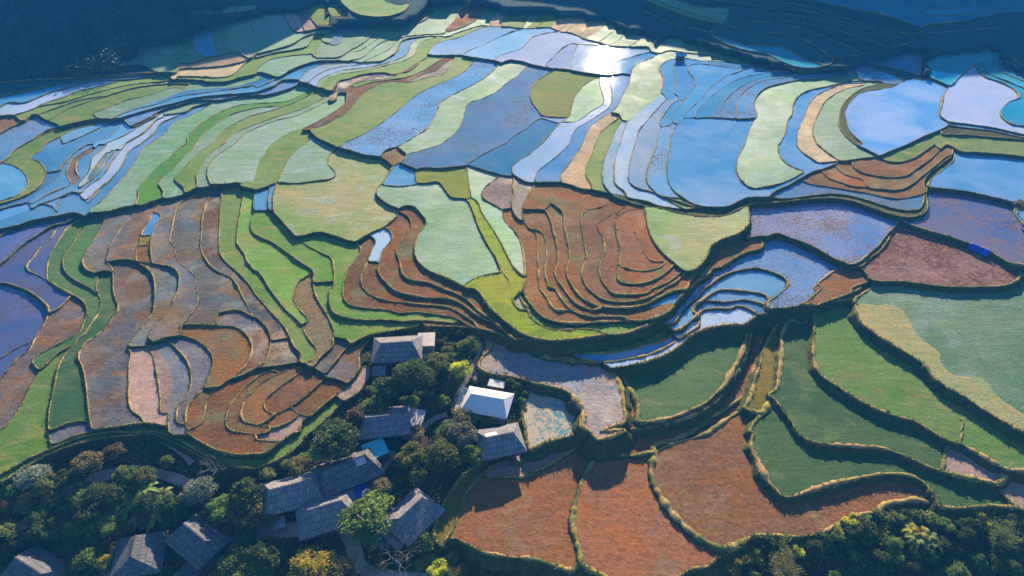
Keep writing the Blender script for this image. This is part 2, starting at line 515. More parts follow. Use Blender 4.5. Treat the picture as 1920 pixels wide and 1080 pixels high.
0,270 120,230 250,160 340,80 400,0
1920,150 1700,230 1560,320 1480,420 1420,520 1380,600 1340,720 1340,790 1400,860 1430,800
1920,180 1720,290 1620,400 1560,500 1520,620 1480,720 1430,800
1920,330 1780,345 1700,390 1620,480 1580,580 1540,700 1510,800
1430,800 1510,800 1600,850 1700,900 1920,940
1700,310 1730,320 1760,370
t 2 3
0,330 80,335 200,280 350,200 480,120 580,80 640,60
0,245 100,215 220,160 330,110 400,90 520,95 600,70
0,175 120,140 280,70 400,40 500,5
100,0 130,130
490,0 500,5 600,60
600,0 640,60
640,60 730,40 800,10 850,0
740,40 750,110 720,150
720,150 800,165 900,180 1000,160 1070,155
720,155 640,190 580,260 540,330 510,420 480,520 465,600 460,700 480,800 510,900 520,980 600,1040 700,1080
0,940 100,945 220,970 340,1010 450,1035 520,980
1080,155 1060,220 1050,300 1065,380 1110,470 1170,560 1250,660 1360,760 1450,820 1550,865 1640,865 1720,830 1800,780 1920,775
640,60 720,150
1250,1080 1330,1035 1480,1000 1540,930 1560,865
1080,155 1120,125 1200,85 1350,50 1500,0
1070,155 1060,110 1200,60 1350,0
1820,0 1800,100 1840,200 1920,370
t 3 3
0,370 60,430 110,480 180,485 280,450 400,410 560,370 700,340 850,315 960,315 1080,330 1160,370 1220,430 1270,500 1280,540 1310,565
220,0 300,60 400,90 560,100 720,110 850,120 950,150 1060,195 1180,250 1320,300 1480,340 1640,370 1730,390
1240,0 1340,60 1440,90 1560,150 1680,220 1800,280 1920,290
1440,90 1460,0
1310,298 1330,170 1360,80
1730,390 1760,350 1800,285
1310,565 1450,570 1580,560 1700,555 1860,570 1920,580
1730,390 1750,450 1830,520 1870,570
840,570 880,540 1000,520 1120,510 1200,530 1310,565
0,770 200,785 300,780 420,750 520,690 640,640 740,610 840,610
840,570 840,610 870,600 940,630 1050,640 1180,630 1260,620 1310,565
t 2 0
1000,0 1150,60 1300,118 1450,160 1580,175
1650,140 1800,160 1920,170
1500,0 1700,25 1920,50
t 3 0
0,170 160,195 330,240 480,300 600,350 700,395
1180,120 1400,110 1600,70 1750,20
1200,180 1450,160 1700,110 1920,90
1180,250 1400,235 1600,215 1800,220
t 0 0
1400,80 1600,70 1920,40
1420,120 1650,105 1920,70
1500,40 1700,30 1920,0
900,470 1000,440 1060,420
t 0 1
880,30 800,130 720,240 630,310
840,40 760,140 690,250 600,330
800,60 730,150 660,260
760,330 700,400 660,450
"""
SEEDS="""1452 79 h
1400 70 h
1451 99 c
1370 72 c
1452 128 h
1505 61 h
1528 32 h
1850 275 g
1850 268 g
# x y type z(optional)
100 60 F
1500 8 h
1850 60 H
290 100 s
345 100 s
385 95 w
420 90 s
520 55 s
450 70 s
555 38 k
577 40 k
598 25 y
625 20 y
700 12 g
360 115 s
385 132 t
50 145 h
50 163 h
40 180 w
80 192 l
140 175 g
125 188 s
140 205 g
90 207 g
300 175 s
330 165 w
230 205 w
400 165 w
480 168 w
330 195 p
270 224 m
575 112 s
480 118 g
550 88 s
15 230 b
50 255 p
30 300 g
150 260 w
20 340 w
100 340 w
132 315 m
142 300 m
150 330 w
200 290 w
230 300 l
255 290 w
130 375 w
330 250 s
345 285 G
385 265 s
430 240 g
395 290 s
450 290 s
515 290 g
575 295 s
575 178 y
670 170 b
700 200 g
770 210 p
845 200 s
900 230 p
955 280 w
1035 250 l
1045 300 w
875 75 l
950 80 l
1010 85 L
1045 110 L
1110 105 L
1170 110 w
810 45 s
880 30 b
850 65 g
795 25 g
935 30 t
970 35 g
1000 40 s
1020 40 y
1050 40 t
1075 48 t
1100 55 t
1130 62 s
1150 68 s
1170 75 s
1200 78 s
660 70 s
645 55 p
637 72 l
710 95 s
690 125 l
640 140 b
680 150 m
760 130 b
700 135 w
800 135 k
645 172 y
1060 170 y
1100 190 s
1040 222 l
1130 165 l
1150 150 w
1120 210 l
1090 240 l
1150 220 t
1085 320 y
1115 320 g
1150 290 l
1170 290 l
1200 290 l
1240 310 p
1210 130 s
1245 130 w
1275 130 w
1320 130 w
1220 200 w
1250 230 w
1265 195 t
1300 170 w
1330 180 w
1360 160 w
1370 195 p
1395 200 p
1420 152 b
1330 270 W
1440 250 s
1490 220 t
1525 230 t
1570 200 s
1582 190 q
1680 210 W
1830 180 L
1905 210 c
1700 120 c
1800 115 c
1850 92 c
1640 145 c
1700 145 h
1700 285 b
1600 320 b
1560 330 b
1650 320 b
1600 360 p
1490 355 p
1620 345 b
1350 394 q
1850 243 w
1850 252 q
1850 262 g
1550 430 P 14
1800 400 P 15
1840 335 w 17.5
1750 480 R 12.5
1642 440 o
1570 530 r 10.8
1460 480 p 10.6
1400 465 b 12.5
1400 530 w 9.8
1390 556 w 9.2
1375 572 w 8.6
1360 600 l 8
620 380 S 11.5
680 300 w
737 290 b
750 330 w
830 330 y
850 420 s 13
890 390 y 13.6
910 380 s
945 370 k
975 360 k
1000 350 b
1010 420 b
1060 450 b
1100 450 b
1150 450 r
1180 430 r
1180 480 b
1280 440 S 17
520 430 g
500 480 g
400 430 m
430 430 g
455 420 g
470 470 g
365 430 m
340 430 m
310 420 m
285 420 w
270 450 o
270 470 b
240 420 m
200 430 m
150 430 d
120 450 g
80 470 v
40 500 v
60 430 v
490 370 w
600 450 g
640 480 g
715 455 l
740 470 b
770 470 b
30 580 v
100 570 v
130 590 m
20 665 v
50 720 m
85 690 g
135 720 d
30 850 g
240 560 m
210 700 m
310 520 m
330 600 m
270 720 K
310 710 k
335 700 i
370 680 i
430 660 b
530 660 m
470 600 m
580 640 a
590 600 a
640 600 g
650 680 m
620 670 m
540 740 b
400 760 b
685 700 k
540 840 k
135 803 i
1050 690 u 6.2
1130 740 u
1030 785 x 2.8
1290 720 d 4
1180 720 o
1150 658 g 7.2
1220 655 w
1400 700 r
1330 780 r
1430 700 o
1250 800 r
1500 700 d 4.0
1620 700 n 6.5
1780 640 e 10
1660 600 T 10
1550 870 d 2.0
1850 840 k
1870 850 k
1250 900 r -0.5
1165 940 r -1.1
980 930 r -1.8
850 960 o
1710 962 r
1450 920 r -0.3
1580 935 r
1000 850 k -1.2
300 1000 V
700 850 V
1600 1060 V
1190 820 r -0.2
"""
ZC="""100 1060 -12
300 1000 -9
600 1050 -9
600 930 -4
300 890 -2.5
750 850 -2
750 950 -6
850 1050 -9
780 690 4
745 650 5
800 750 1
910 745 0.5
940 820 -0.5
20 600 0
20 850 -1
50 780 1
130 760 2
190 700 3
270 720 3.8
350 680 4.6
540 740 6.5
420 800 4.5
640 690 5
300 480 7
440 450 8.2
600 560 8
0 320 6
100 230 9
300 250 11
450 290 12.5
700 200 16
900 200 17.5
1040 170 18.5
1150 200 18.5
1330 270 19
1440 250 20.5
1550 220 22
1680 210 23.5
1850 180 25
1700 310 20
1500 370 18.7
1000 60 24
600 90 19
300 170 14
100 190 11
800 30 23
1300 90 23
1500 130 24
1000 480 14
1150 480 15
1180 590 10.5
1050 610 8.6
1700 930 -1
1710 962 -2.5
1250 800 1
1400 740 4
1600 1040 -7
1900 1040 -7
1400 1070 -7
1200 1085 -9
1000 1075 -10
100 50 21
300 60 22
0 100 18
1500 40 27
1800 60 27
1250 20 22
1920 60 28
1000 10 22
450 80 19
700 10 24
1700 120 25
"""
PX0,PY0,PX1,PY1=-170,-70,2090,1190
W,H=PX1-PX0,PY1-PY0
def parse(txt):
    lines=[];c=r=0
    for ln in txt.strip().splitlines():
        ln=ln.strip()
        if not ln: continue
        if ln[0]=='t':
            _,c,r=ln.split();c=int(c);r=int(r);continue
        lines.append(np.array([[480*c+float(a)/4,270*r+float(b)/4] for a,b in (p.split(',') for p in ln.split())]))
    return lines
def catmull(P,step=2.0):
    if len(P)<3:
        n=max(2,int(np.linalg.norm(P[-1]-P[0])/step)+1);t=np.linspace(0,1,n)[:,None];return P[0]*(1-t)+P[-1]*t
    out=[];Q=np.vstack([2*P[0]-P[1],P,2*P[-1]-P[-2]])
    closed=np.allclose(P[0],P[-1])
    if closed: Q[0]=P[-2];Q[-1]=P[1]
    for i in range(1,len(Q)-2):
        p0,p1,p2,p3=Q[i-1:i+3]
        # centripetal
        def tj(ti,a,b): return ti+max(1e-3,np.linalg.norm(b-a))**0.5
        t0=0;t1=tj(t0,p0,p1);t2=tj(t1,p1,p2);t3=tj(t2,p2,p3)
        n=max(1,int(np.linalg.norm(p2-p1)/step));t=np.linspace(t1,t2,n,endpoint=False)[:,None]
        A1=(t1-t)/(t1-t0)*p0+(t-t0)/(t1-t0)*p1;A2=(t2-t)/(t2-t1)*p1+(t-t1)/(t2-t1)*p2;A3=(t3-t)/(t3-t2)*p2+(t-t2)/(t3-t2)*p3
        B1=(t2-t)/(t2-t0)*A1+(t-t0)/(t2-t0)*A2;B2=(t3-t)/(t3-t1)*A2+(t-t1)/(t3-t1)*A3
        out.append((t2-t)/(t2-t1)*B1+(t-t1)/(t2-t1)*B2)
    out.append(P[-1:]);return np.vstack(out)
def extend_snap(lines,tol=20):
    sm=[catmull(p) for p in lines]
    allp=np.vstack(sm);ids=np.concatenate([np.full(len(s),i) for i,s in enumerate(sm)])
    ends=np.array([q for x in sm for q in (x[0],x[-1])]);eid=np.repeat(np.arange(len(sm)),2)
    res=[]
    for i,s in enumerate(sm):
        pre=[];post=[]
        for end in (0,1):
            e=s[0] if end==0 else s[-1];q=s[min(3,len(s)-1)] if end==0 else s[max(-4,-len(s))]
            d=e-q;n=np.linalg.norm(d);d=d/n if n>0 else d
            side=None
            if e[0]<=3:side=(-1,0)
            elif e[0]>=1917:side=(1,0)
            elif e[1]<=3:side=(0,-1)
            elif e[1]>=1077:side=(0,1)
            if side:
                sd=np.array(side,float)
                if d@sd<0.5: d=d*0.5+sd
                d/=np.linalg.norm(d)
                t=np.arange(0,400,2.0)[:,None];ext=e+d*t
                ok=(ext[:,0]>PX0-5)&(ext[:,0]<PX1+5)&(ext[:,1]>PY0-5)&(ext[:,1]<PY1+5);ext=ext[ok]
            else:
                m=ids!=i
                D=np.hypot(allp[m,0]-e[0],allp[m,1]-e[1]);k=D.argmin();tgt=allp[m][k];dk=D[k]
                border=(abs(e[0]%480)<0.6 or abs(e[1]%270)<0.6)
                if border and dk>1.5:
                    De=np.hypot(ends[:,0]-e[0],ends[:,1]-e[1]);De[eid==i]=1e9;De[De<0.01]=1e9;ke=De.argmin()
                    if De[ke]<17: tgt=ends[ke];dk=De[ke]
                if dk<tol:
                    t=np.linspace(0,1,max(2,int(dk)+1))[:,None];ext=e*(1-t)+tgt*t
                else: ext=np.zeros((0,2))
            if end==0: pre=ext[::-1]
            else: post=ext
        res.append(np.vstack([x for x in (pre,s,post) if len(x)]))
    return res
def raster(curves):
    bar=np.zeros((H,W),bool)
    for s in curves:
        d=np.diff(s,axis=0);n=np.maximum(1,np.ceil(np.abs(d).max(1)*2)).astype(int)
        pts=[s[k]+d[k]*np.linspace(0,1,n[k]+1)[:,None] for k in range(len(d))]
        p=np.vstack(pts) if pts else s
        x=np.floor(p[:,0]-PX0).astype(int);y=np.floor(p[:,1]-PY0).astype(int)
        ok=(x>=0)&(x<W)&(y>=0)&(y<H);bar[y[ok],x[ok]]=True
    return bar
def label(bar,minarea=70):
    par=[0]
    def find(a):
        while par[a]!=a: par[a]=par[par[a]];a=par[a]
        return a
    lab=np.zeros((H,W),np.int32);prev=[]
    for y in range(H):
        row=~bar[y];dd=np.diff(np.concatenate([[0],row.astype(np.int8),[0]]))
        st=np.where(dd==1)[0];en=np.where(dd==-1)[0];cur=[];j=0
        for a,b in zip(st,en):
            while j<len(prev) and prev[j][1]<=a: j+=1
            k=j;l=0
            while k<len(prev) and prev[k][0]<b:
                q=find(prev[k][2])
                if l==0:l=q
                elif q!=l: par[max(l,q)]=min(l,q);l=min(l,q)
                k+=1
            if l==0: l=len(par);par.append(l)
            cur.append((a,b,l));lab[y,a:b]=l
        prev=cur
    root=np.array([find(i) for i in range(len(par))]);lab=root[lab]
    area=np.bincount(lab.ravel());keep=area>=minarea;keep[0]=False
    new=np.zeros(len(area),np.int32);new[keep]=np.arange(1,keep.sum()+1);lab=new[lab]
    while (lab==0).any():
        L=lab.copy();z=L==0;g=0
        for dy,dx in ((0,1),(0,-1),(1,0),(-1,0)):
            s=np.zeros_like(L)
            ys=slice(max(dy,0),H+min(dy,0));yt=slice(max(-dy,0),H+min(-dy,0));xs=slice(max(dx,0),W+min(dx,0));xt=slice(max(-dx,0),W+min(-dx,0))
            s[yt,xt]=lab[ys,xs];f=z&(L==0)&(s>0);L[f]=s[f]
        lab=L
    return lab


# ------------------------------------------------------------------ helpers
def newmesh(name,v,f,mats=(),mi=None,smooth=False,uv=None):
    me=bpy.data.meshes.new(name)
    v=np.asarray(v,np.float32); 
    if isinstance(f,np.ndarray):
        k=f.shape[1]; ls=np.arange(0,len(f)*k,k); lt=np.full(len(f),k); lv=f.ravel()
    else:
        lt=np.array([len(q) for q in f]); ls=np.concatenate([[0],np.cumsum(lt)[:-1]]); lv=np.concatenate([np.asarray(q) for q in f])
    me.vertices.add(len(v)); me.vertices.foreach_set('co',v.ravel())
    me.loops.add(len(lv)); me.loops.foreach_set('vertex_index',lv.astype(np.int32))
    me.polygons.add(len(lt)); me.polygons.foreach_set('loop_start',ls.astype(np.int32)); me.polygons.foreach_set('loop_total',lt.astype(np.int32))
    if mi is not None: me.polygons.foreach_set('material_index',np.asarray(mi,np.int32))
    me.polygons.foreach_set('use_smooth',np.full(len(lt),bool(smooth)))
    for m in mats: me.materials.append(m)
    me.update(calc_edges=True); me.validate()
    return me
def link(name,me,parent=None,loc=None,rz=None,**props):
    o=bpy.data.objects.new(name,me); COL.objects.link(o)
    if parent is not None: o.parent=parent
    if loc is not None: o.location=loc
    if rz is not None: o.rotation_euler=(0,0,rz)
    for k,v in props.items(): o[k]=v
    return o
def empty(name,loc,rz=0,**props):
    o=link(name,None,None,loc,rz,**props); o.empty_display_size=1; return o

# ------------------------------------------------------------------ materials
class NT:
    def __init__(s,name):
        s.m=bpy.data.materials.new(name); s.m.use_nodes=True; s.t=s.m.node_tree; s.t.nodes.clear()
        s.out=s.n('ShaderNodeOutputMaterial')
    def n(s,t,**k):
        q=s.t.nodes.new(t)
        for a,b in k.items(): setattr(q,a,b)
        return q
    def l(s,a,b): s.t.links.new(a,b)
    def pos(s): return s.n('ShaderNodeNewGeometry').outputs['Position']
    def noise(s,scale,detail=4,rough=0.6,vec=None,dist=0,sc=None):
        q=s.n('ShaderNodeTexNoise'); q.inputs['Scale'].default_value=scale; q.inputs['Detail'].default_value=detail; q.inputs['Roughness'].default_value=rough; q.inputs['Distortion'].default_value=dist
        v=vec or s.pos()
        if sc:
            mp=s.n('ShaderNodeMapping'); mp.inputs['Scale'].default_value=sc; s.l(v,mp.inputs['Vector']); v=mp.outputs[0]
        s.l(v,q.inputs['Vector']); return q.outputs['Fac']
    def ramp(s,fac,a,b,va=0.0,vb=1.0):
        q=s.n('ShaderNodeMapRange'); q.inputs['From Min'].default_value=a; q.inputs['From Max'].default_value=b; q.inputs['To Min'].default_value=va; q.inputs['To Max'].default_value=vb
        s.l(fac,q.inputs['Value']); return q.outputs[0]
    def mix(s,fac,a,b,mode='MIX'):
        q=s.n('ShaderNodeMix',data_type='RGBA',blend_type=mode)
        for i,v in ((0,fac),(6,a),(7,b)):
            if hasattr(v,'links'): s.l(v,q.inputs[i])
            elif i==0: q.inputs[0].default_value=v
            else: q.inputs[i].default_value=(*v,1) if len(v)==3 else v
        return q.outputs[2]
    def math(s,op,a,b=0.0):
        q=s.n('ShaderNodeMath',operation=op)
        for i,v in ((0,a),(1,b)):
            if hasattr(v,'links'): s.l(v,q.inputs[i])
            else: q.inputs[i].default_value=v
        return q.outputs[0]
    def attr(s,name):
        q=s.n('ShaderNodeAttribute',attribute_type='OBJECT',attribute_name=name); return q
    def bump(s,h,st=0.5,d=0.1):
        q=s.n('ShaderNodeBump'); q.inputs['Strength'].default_value=st; q.inputs['Distance'].default_value=d; s.l(h,q.inputs['Height']); return q.outputs[0]
    def bsdf(s,color,rough=0.9,spec=0.3,normal=None,ior=1.45,metal=0.0):
        q=s.n('ShaderNodeBsdfPrincipled')
        for k,v in (('Base Color',color),('Roughness',rough),('Specular IOR Level',spec),('IOR',ior),('Metallic',metal)):
            if hasattr(v,'links'): s.l(v,q.inputs[k])
            elif k=='Base Color': q.inputs[k].default_value=(*v,1)
            else: q.inputs[k].default_value=v
        if normal is not None: s.l(normal,q.inputs['Normal'])
        return q
    def fin(s,b): s.l(b.outputs[0],s.out.inputs['Surface']); return s.m

def two_tone(nt,big=0.05,lo=0.4,hi=0.62):
    a=nt.n('ShaderNodeObjectInfo').outputs['Color']; b=nt.attr('tint_b').outputs['Color']
    return nt.mix(nt.ramp(nt.noise(big,5,0.62,dist=0.6),lo,hi),a,b)
def mat_water():
    nt=NT('flooded_water'); c=two_tone(nt,0.04)
    sp=nt.attr('speckle').outputs['Fac']
    clod=nt.noise(0.95,5,0.8); patch=nt.noise(0.09,4,0.6)
    th=nt.math('SUBTRACT',0.80,nt.math('MULTIPLY',sp,0.12)); q=nt.math('SUBTRACT',nt.math('ADD',clod,nt.math('MULTIPLY',patch,0.35)),th)
    m=nt.ramp(q,0.0,0.05)
    mud=nt.attr('mud').outputs['Color']
    col=nt.mix(m,c,mud)
    rough=nt.ramp(q,0,0.004,0.03,0.9)
    nrm=nt.bump(nt.noise(1.2,2,0.5),0.012,0.1)
    sl=nt.ramp(q,0,0.004,0.9,0.0)
    return nt.fin(nt.bsdf(col,rough,sl,nrm,ior=1.6))
def mat_crop():
    nt=NT('rice_seedlings'); c=two_tone(nt,0.03,.40,.6)
    c=nt.mix(nt.ramp(nt.noise(0.055,6,0.68,dist=1.4,sc=(1,1.6,1)),0.52,0.64,0,0.85),c,nt.attr('tint_c').outputs['Color'])
    streak=nt.noise(0.35,5,0.7,sc=(0.35,1.6,1)); fine=nt.noise(2.2,4,0.7)
    c=nt.mix(nt.ramp(streak,0.36,0.68,0,0.6),c,(0.5,0.62,0.4),'MULTIPLY')
    c=nt.mix(nt.ramp(nt.noise(0.16,6,0.72,dist=1.2),0.48,0.68,0,0.55),c,(1.5,1.25,1.0),'MULTIPLY')
    c=nt.mix(nt.ramp(fine,0.35,0.66,0.0,0.6),c,(0.32,0.42,0.28),'MULTIPLY')
    wet=nt.attr('wet').outputs['Fac']
    r=nt.math('SUBTRACT',0.9,nt.math('MULTIPLY',wet,nt.ramp(nt.noise(0.06,4,0.6),0.3,0.65,0.1,0.35)))
    nrm=nt.bump(nt.math('ADD',fine,streak),0.55,0.22)
    return nt.fin(nt.bsdf(c,r,nt.ramp(wet,0,1,0.1,0.3),nrm,ior=1.4))
def mat_soil():
    nt=NT('ploughed_soil'); c=two_tone(nt,0.06)
    c=nt.mix(nt.ramp(nt.noise(0.085,6,0.7,dist=1.2),0.53,0.63,0,0.8),c,nt.attr('tint_c').outputs['Color'])
    clod=nt.noise(1.1,7,0.78); fine=nt.noise(4.5,4,0.7); sp=nt.attr('speckle').outputs['Fac']
    c=nt.mix(nt.math('MULTIPLY',nt.ramp(clod,0.48,0.62),nt.math('MULTIPLY',sp,0.55)),c,nt.attr('mud').outputs['Color'])
    c=nt.mix(nt.ramp(clod,0.50,0.34,0,0.6),c,(0.42,0.38,0.35),'MULTIPLY')
    c=nt.mix(nt.ramp(fine,0.35,0.7,0,0.4),c,(0.6,0.56,0.54),'MULTIPLY')
    c=nt.mix(nt.ramp(nt.noise(0.22,6,0.7,dist=1.0),0.45,0.68,0,0.35),c,(0.5,0.52,0.5),'MULTIPLY')
    c=nt.mix(nt.ramp(nt.noise(0.5,3,0.6,sc=(0.25,2.6,1),dist=.7),0.47,0.62,0,0.6),c,(1.45,1.3,1.2),'MULTIPLY')
    wet=nt.attr('wet').outputs['Fac']
    w=nt.math('MULTIPLY',nt.ramp(nt.noise(0.11,5,0.65),0.45,0.66),wet)
    nrm=nt.bump(nt.math('ADD',clod,nt.math('MULTIPLY',fine,0.4)),0.8,0.3)
    return nt.fin(nt.bsdf(c,nt.ramp(w,0,1,0.95,0.4),nt.ramp(w,0,1,0.05,0.6),nrm,ior=1.45))
def mat_crest():
    nt=NT('bund_earth'); n1=nt.noise(0.8,5,0.7); n2=nt.noise(0.05,3,0.5)
    c=nt.mix(nt.ramp(n1,0.38,0.62),(0.52,0.34,0.10),(0.26,0.25,0.045))
    c=nt.mix(nt.ramp(n2,0.42,0.62),c,(0.50,0.30,0.13)); c=nt.mix(nt.ramp(nt.noise(0.16,4,0.7),0.45,0.6,0,0.85),c,(0.10,0.13,0.03)); c=nt.mix(nt.ramp(nt.noise(2.2,4,.7),.45,.7,0,.6),c,(.25,.3,.2),'MULTIPLY')
    return nt.fin(nt.bsdf(c,0.95,0.1,nt.bump(nt.noise(3,4,0.7),0.8,0.2)))
def mat_bank():
    nt=NT('bank_grass'); n1=nt.noise(0.5,6,0.75); n2=nt.noise(3.0,4,0.7,sc=(1,1,0.4))
    c=nt.mix(nt.ramp(n1,0.36,0.64),(0.055,0.085,0.02),(0.15,0.13,0.045))
    c=nt.mix(nt.ramp(n2,0.4,0.7,0,0.6),c,(0.4,0.45,0.3),'MULTIPLY')
    return nt.fin(nt.bsdf(c,0.95,0.1,nt.bump(nt.math('ADD',n1,n2),1.0,0.5)))
def mat_ground(name,a,b,c_):
    nt=NT(name); n1=nt.noise(0.12,7,0.75); n2=nt.noise(1.5,5,0.7)
    c=nt.mix(nt.ramp(n1,0.38,0.62),a,b); c=nt.mix(nt.ramp(n2,0.45,0.72,0,0.7),c,c_)
    return nt.fin(nt.bsdf(c,0.97,0.1,nt.bump(nt.math('ADD',n1,n2),0.9,0.5)))
def mat_leaf(name,a,b,trans=0.25):
    nt=NT(name); r=nt.n('ShaderNodeObjectInfo').outputs['Random']
    tone=nt.n('ShaderNodeAttribute',attribute_name='tone').outputs['Fac']
    c=nt.mix(tone,a,b)
    hs=nt.n('ShaderNodeHueSaturation'); nt.l(nt.ramp(r,0,1,0.47,0.53),hs.inputs['Hue']); nt.l(nt.ramp(r,0,1,0.65,1.35),hs.inputs['Value']); nt.l(c,hs.inputs['Color'])
    b1=nt.bsdf(hs.outputs[0],0.65,0.25); tr=nt.n('ShaderNodeBsdfTranslucent'); nt.l(hs.outputs[0],tr.inputs[0])
    mx=nt.n('ShaderNodeMixShader'); mx.inputs[0].default_value=trans; nt.l(b1.outputs[0],mx.inputs[1]); nt.l(tr.outputs[0],mx.inputs[2])
    return nt.fin(mx)
def mat_roof(name,col,rough=0.75,spec=0.35,dirt=0.5,seam=True):
    nt=NT(name); tc=nt.n('ShaderNodeTexCoord').outputs['Object']
    n1=nt.noise(0.5,6,0.75,vec=tc); n2=nt.noise(1.8,3,0.6,vec=tc,sc=(1,6,1))
    c=nt.mix(nt.ramp(n1,0.38,0.7,0,dirt),col,tuple(x*0.35 for x in col))
    c=nt.mix(nt.ramp(n2,0.4,0.7,0,dirt*0.7),c,tuple(min(1,x*1.7+0.02) for x in col))
    wv=nt.n('ShaderNodeTexWave',bands_direction='X'); wv.inputs['Scale'].default_value=1.4; nt.l(tc,wv.inputs['Vector'])
    br=nt.n('ShaderNodeTexBrick'); br.inputs['Scale'].default_value=1.0; br.inputs['Brick Width'].default_value=0.85; br.inputs['Row Height'].default_value=1.2; br.inputs['Mortar Size'].default_value=0.045
    br.inputs['Color1'].default_value=(0.72,0.72,0.75,1); br.inputs['Color2'].default_value=(1.08,1.06,1.04,1); br.inputs['Mortar'].default_value=(0.3,0.3,0.32,1); nt.l(tc,br.inputs['Vector'])
    c=nt.mix(min(1,dirt*1.5),c,br.outputs['Color'],'MULTIPLY')
    return nt.fin(nt.bsdf(c,rough,spec,nt.bump(nt.math('ADD',wv.outputs['Fac'],br.outputs['Fac']),0.6,0.06)))
def mat_plain(name,col,rough=0.8,spec=0.3,var=0.35,scale=1.5):
    nt=NT(name); c=nt.mix(nt.ramp(nt.noise(scale,5,0.7),0.35,0.7,0,1),col,tuple(x*(1-var) for x in col))
    return nt.fin(nt.bsdf(c,rough,spec))
M=dict(water=mat_water(),crop=mat_crop(),soil=mat_soil(),crest=mat_crest(),bank=mat_bank(),
 floor=mat_ground('village_ground',(0.035,0.05,0.018),(0.07,0.06,0.035),(0.02,0.032,0.012)),
 hill=mat_ground('hill_grass_shade_blue',(0.025,0.08,0.08),(0.04,0.09,0.085),(0.014,0.05,0.055)),  # grass colour with the blue of the far shade mixed in
 path=mat_ground('trodden_earth',(0.42,0.33,0.26),(0.5,0.42,0.35),(0.33,0.26,0.2)))

# ------------------------------------------------------------------ regions and levels
lines=parse(LINES); curves=extend_snap(lines); bar=raster(curves); lab=label(bar)
NR=lab.max()
def lab_at(px,py):
    x=np.clip(np.floor(np.asarray(px)-PX0).astype(int),0,W-1); y=np.clip(np.floor(np.asarray(py)-PY0).astype(int),0,H-1)
    return lab[y,x]
seeds=[l.split() for l in SEEDS.strip().splitlines() if l.strip() and l[0]!='#']
zc=np.array([[float(a) for a in l.split()] for l in ZC.strip().splitlines()])
zex=np.array([[float(s[0]),float(s[1]),float(s[3])] for s in seeds if len(s)>3])
zc=np.vstack([zc,zex]); zc[:,2]*=ZSC
def tps_fit(P,z,lam=0.02):
    X=P/500.0; n=len(X); r2=((X[:,None]-X[None])**2).sum(-1); K=np.where(r2>0,r2*np.log(r2+1e-12),0)+lam*np.eye(n)
    A=np.zeros((n+3,n+3)); A[:n,:n]=K; A[:n,n]=1; A[:n,n+1:]=X; A[n:,:n]=A[:n,n:].T
    w=np.linalg.solve(A,np.concatenate([z,[0,0,0]])); return X,w
TX,TW=tps_fit(zc[:,:2],zc[:,2])
def tps(P):
    P=np.asarray(P,float); s=P.shape[:-1]; X=np.clip(P.reshape(-1,2),[-200,-100],[2120,1220])/500.0
    r2=((X[:,None]-TX[None])**2).sum(-1); k=np.where(r2>0,r2*np.log(r2+1e-12),0)
    n=len(TX); return (k@TW[:n]+TW[n]+X@TW[n+1:]).reshape(s)
GS=8
gx=np.arange(PX0,PX1+1,GS,dtype=float); gy=np.arange(PY0,PY1+1,GS,dtype=float)
GP=np.stack(np.meshgrid(gx,gy),-1); GZ=tps(GP)
def bil(A,px,py):
    u=np.clip((np.asarray(px,float)-PX0)/GS,0,A.shape[1]-1.001); v=np.clip((np.asarray(py,float)-PY0)/GS,0,A.shape[0]-1.001)
    i=u.astype(int);j=v.astype(int);fu=u-i;fv=v-j
    return A[j,i]*(1-fu)*(1-fv)+A[j,i+1]*fu*(1-fv)+A[j+1,i]*(1-fu)*fv+A[j+1,i+1]*fu*fv
yy,xx=np.mgrid[0:H,0:W]
ZP=bil(GZ,xx+PX0+0.5,yy+PY0+0.5)
area=np.bincount(lab.ravel(),minlength=NR+1).astype(float)
cx=np.bincount(lab.ravel(),(xx+PX0).ravel(),minlength=NR+1)/np.maximum(area,1); cy=np.bincount(lab.ravel(),(yy+PY0).ravel(),minlength=NR+1)/np.maximum(area,1)
zmean=np.bincount(lab.ravel(),ZP.ravel(),minlength=NR+1)/np.maximum(area,1)
typ=['']*(NR+1); zfix=np.full(NR+1,np.nan)
for s in seeds:
    l=lab_at(float(s[0]),float(s[1]))
    if typ[l]=='' : typ[l]=s[2]
    if len(s)>3: zfix[l]=float(s[3])*ZSC
SP=np.array([[float(s[0]),float(s[1])] for s in seeds])
unseeded=[]
for i in range(1,NR+1):
    if typ[i]=='':
        ok=[k for k,s in enumerate(seeds) if s[2] not in 'FHVRWe']
        k=ok[np.argmin(((SP[ok]-[cx[i],cy[i]])**2).sum(1))]; typ[i]=seeds[k][2]; unseeded.append((i,int(cx[i]),int(cy[i]),int(area[i]),typ[i]))
if DEBUG: print('UNSEEDED',unseeded)
perim=np.zeros(NR+1); pairs={}
for ax,(A,B,g) in enumerate(((lab[:,:-1],lab[:,1:],ZP[:,1:]-ZP[:,:-1]),(lab[:-1],lab[1:],ZP[1:]-ZP[:-1]))):
    m=A!=B; a=A[m];b=B[m];gg=g[m]
    np.add.at(perim,a,1);np.add.at(perim,b,1)
    lo=np.minimum(a,b);hi=np.maximum(a,b);sg=np.where(a<b,1,-1)*gg; key=lo.astype(np.int64)*10000+hi
    u,inv=np.unique(key,return_inverse=True); L=np.bincount(inv); S=np.bincount(inv,sg)
    for k,l_,s_ in zip(u,L,S):
        p=pairs.setdefault(int(k),[0,0.0]); p[0]+=l_; p[1]+=s_
wid=np.minimum(2*area/np.maximum(perim*0.85,1),70)
rows=[];rhs=[]
nbr={i:set() for i in range(1,NR+1)}
DR=set(i for i in range(1,NR+1) if typ[i] in 'FHV')
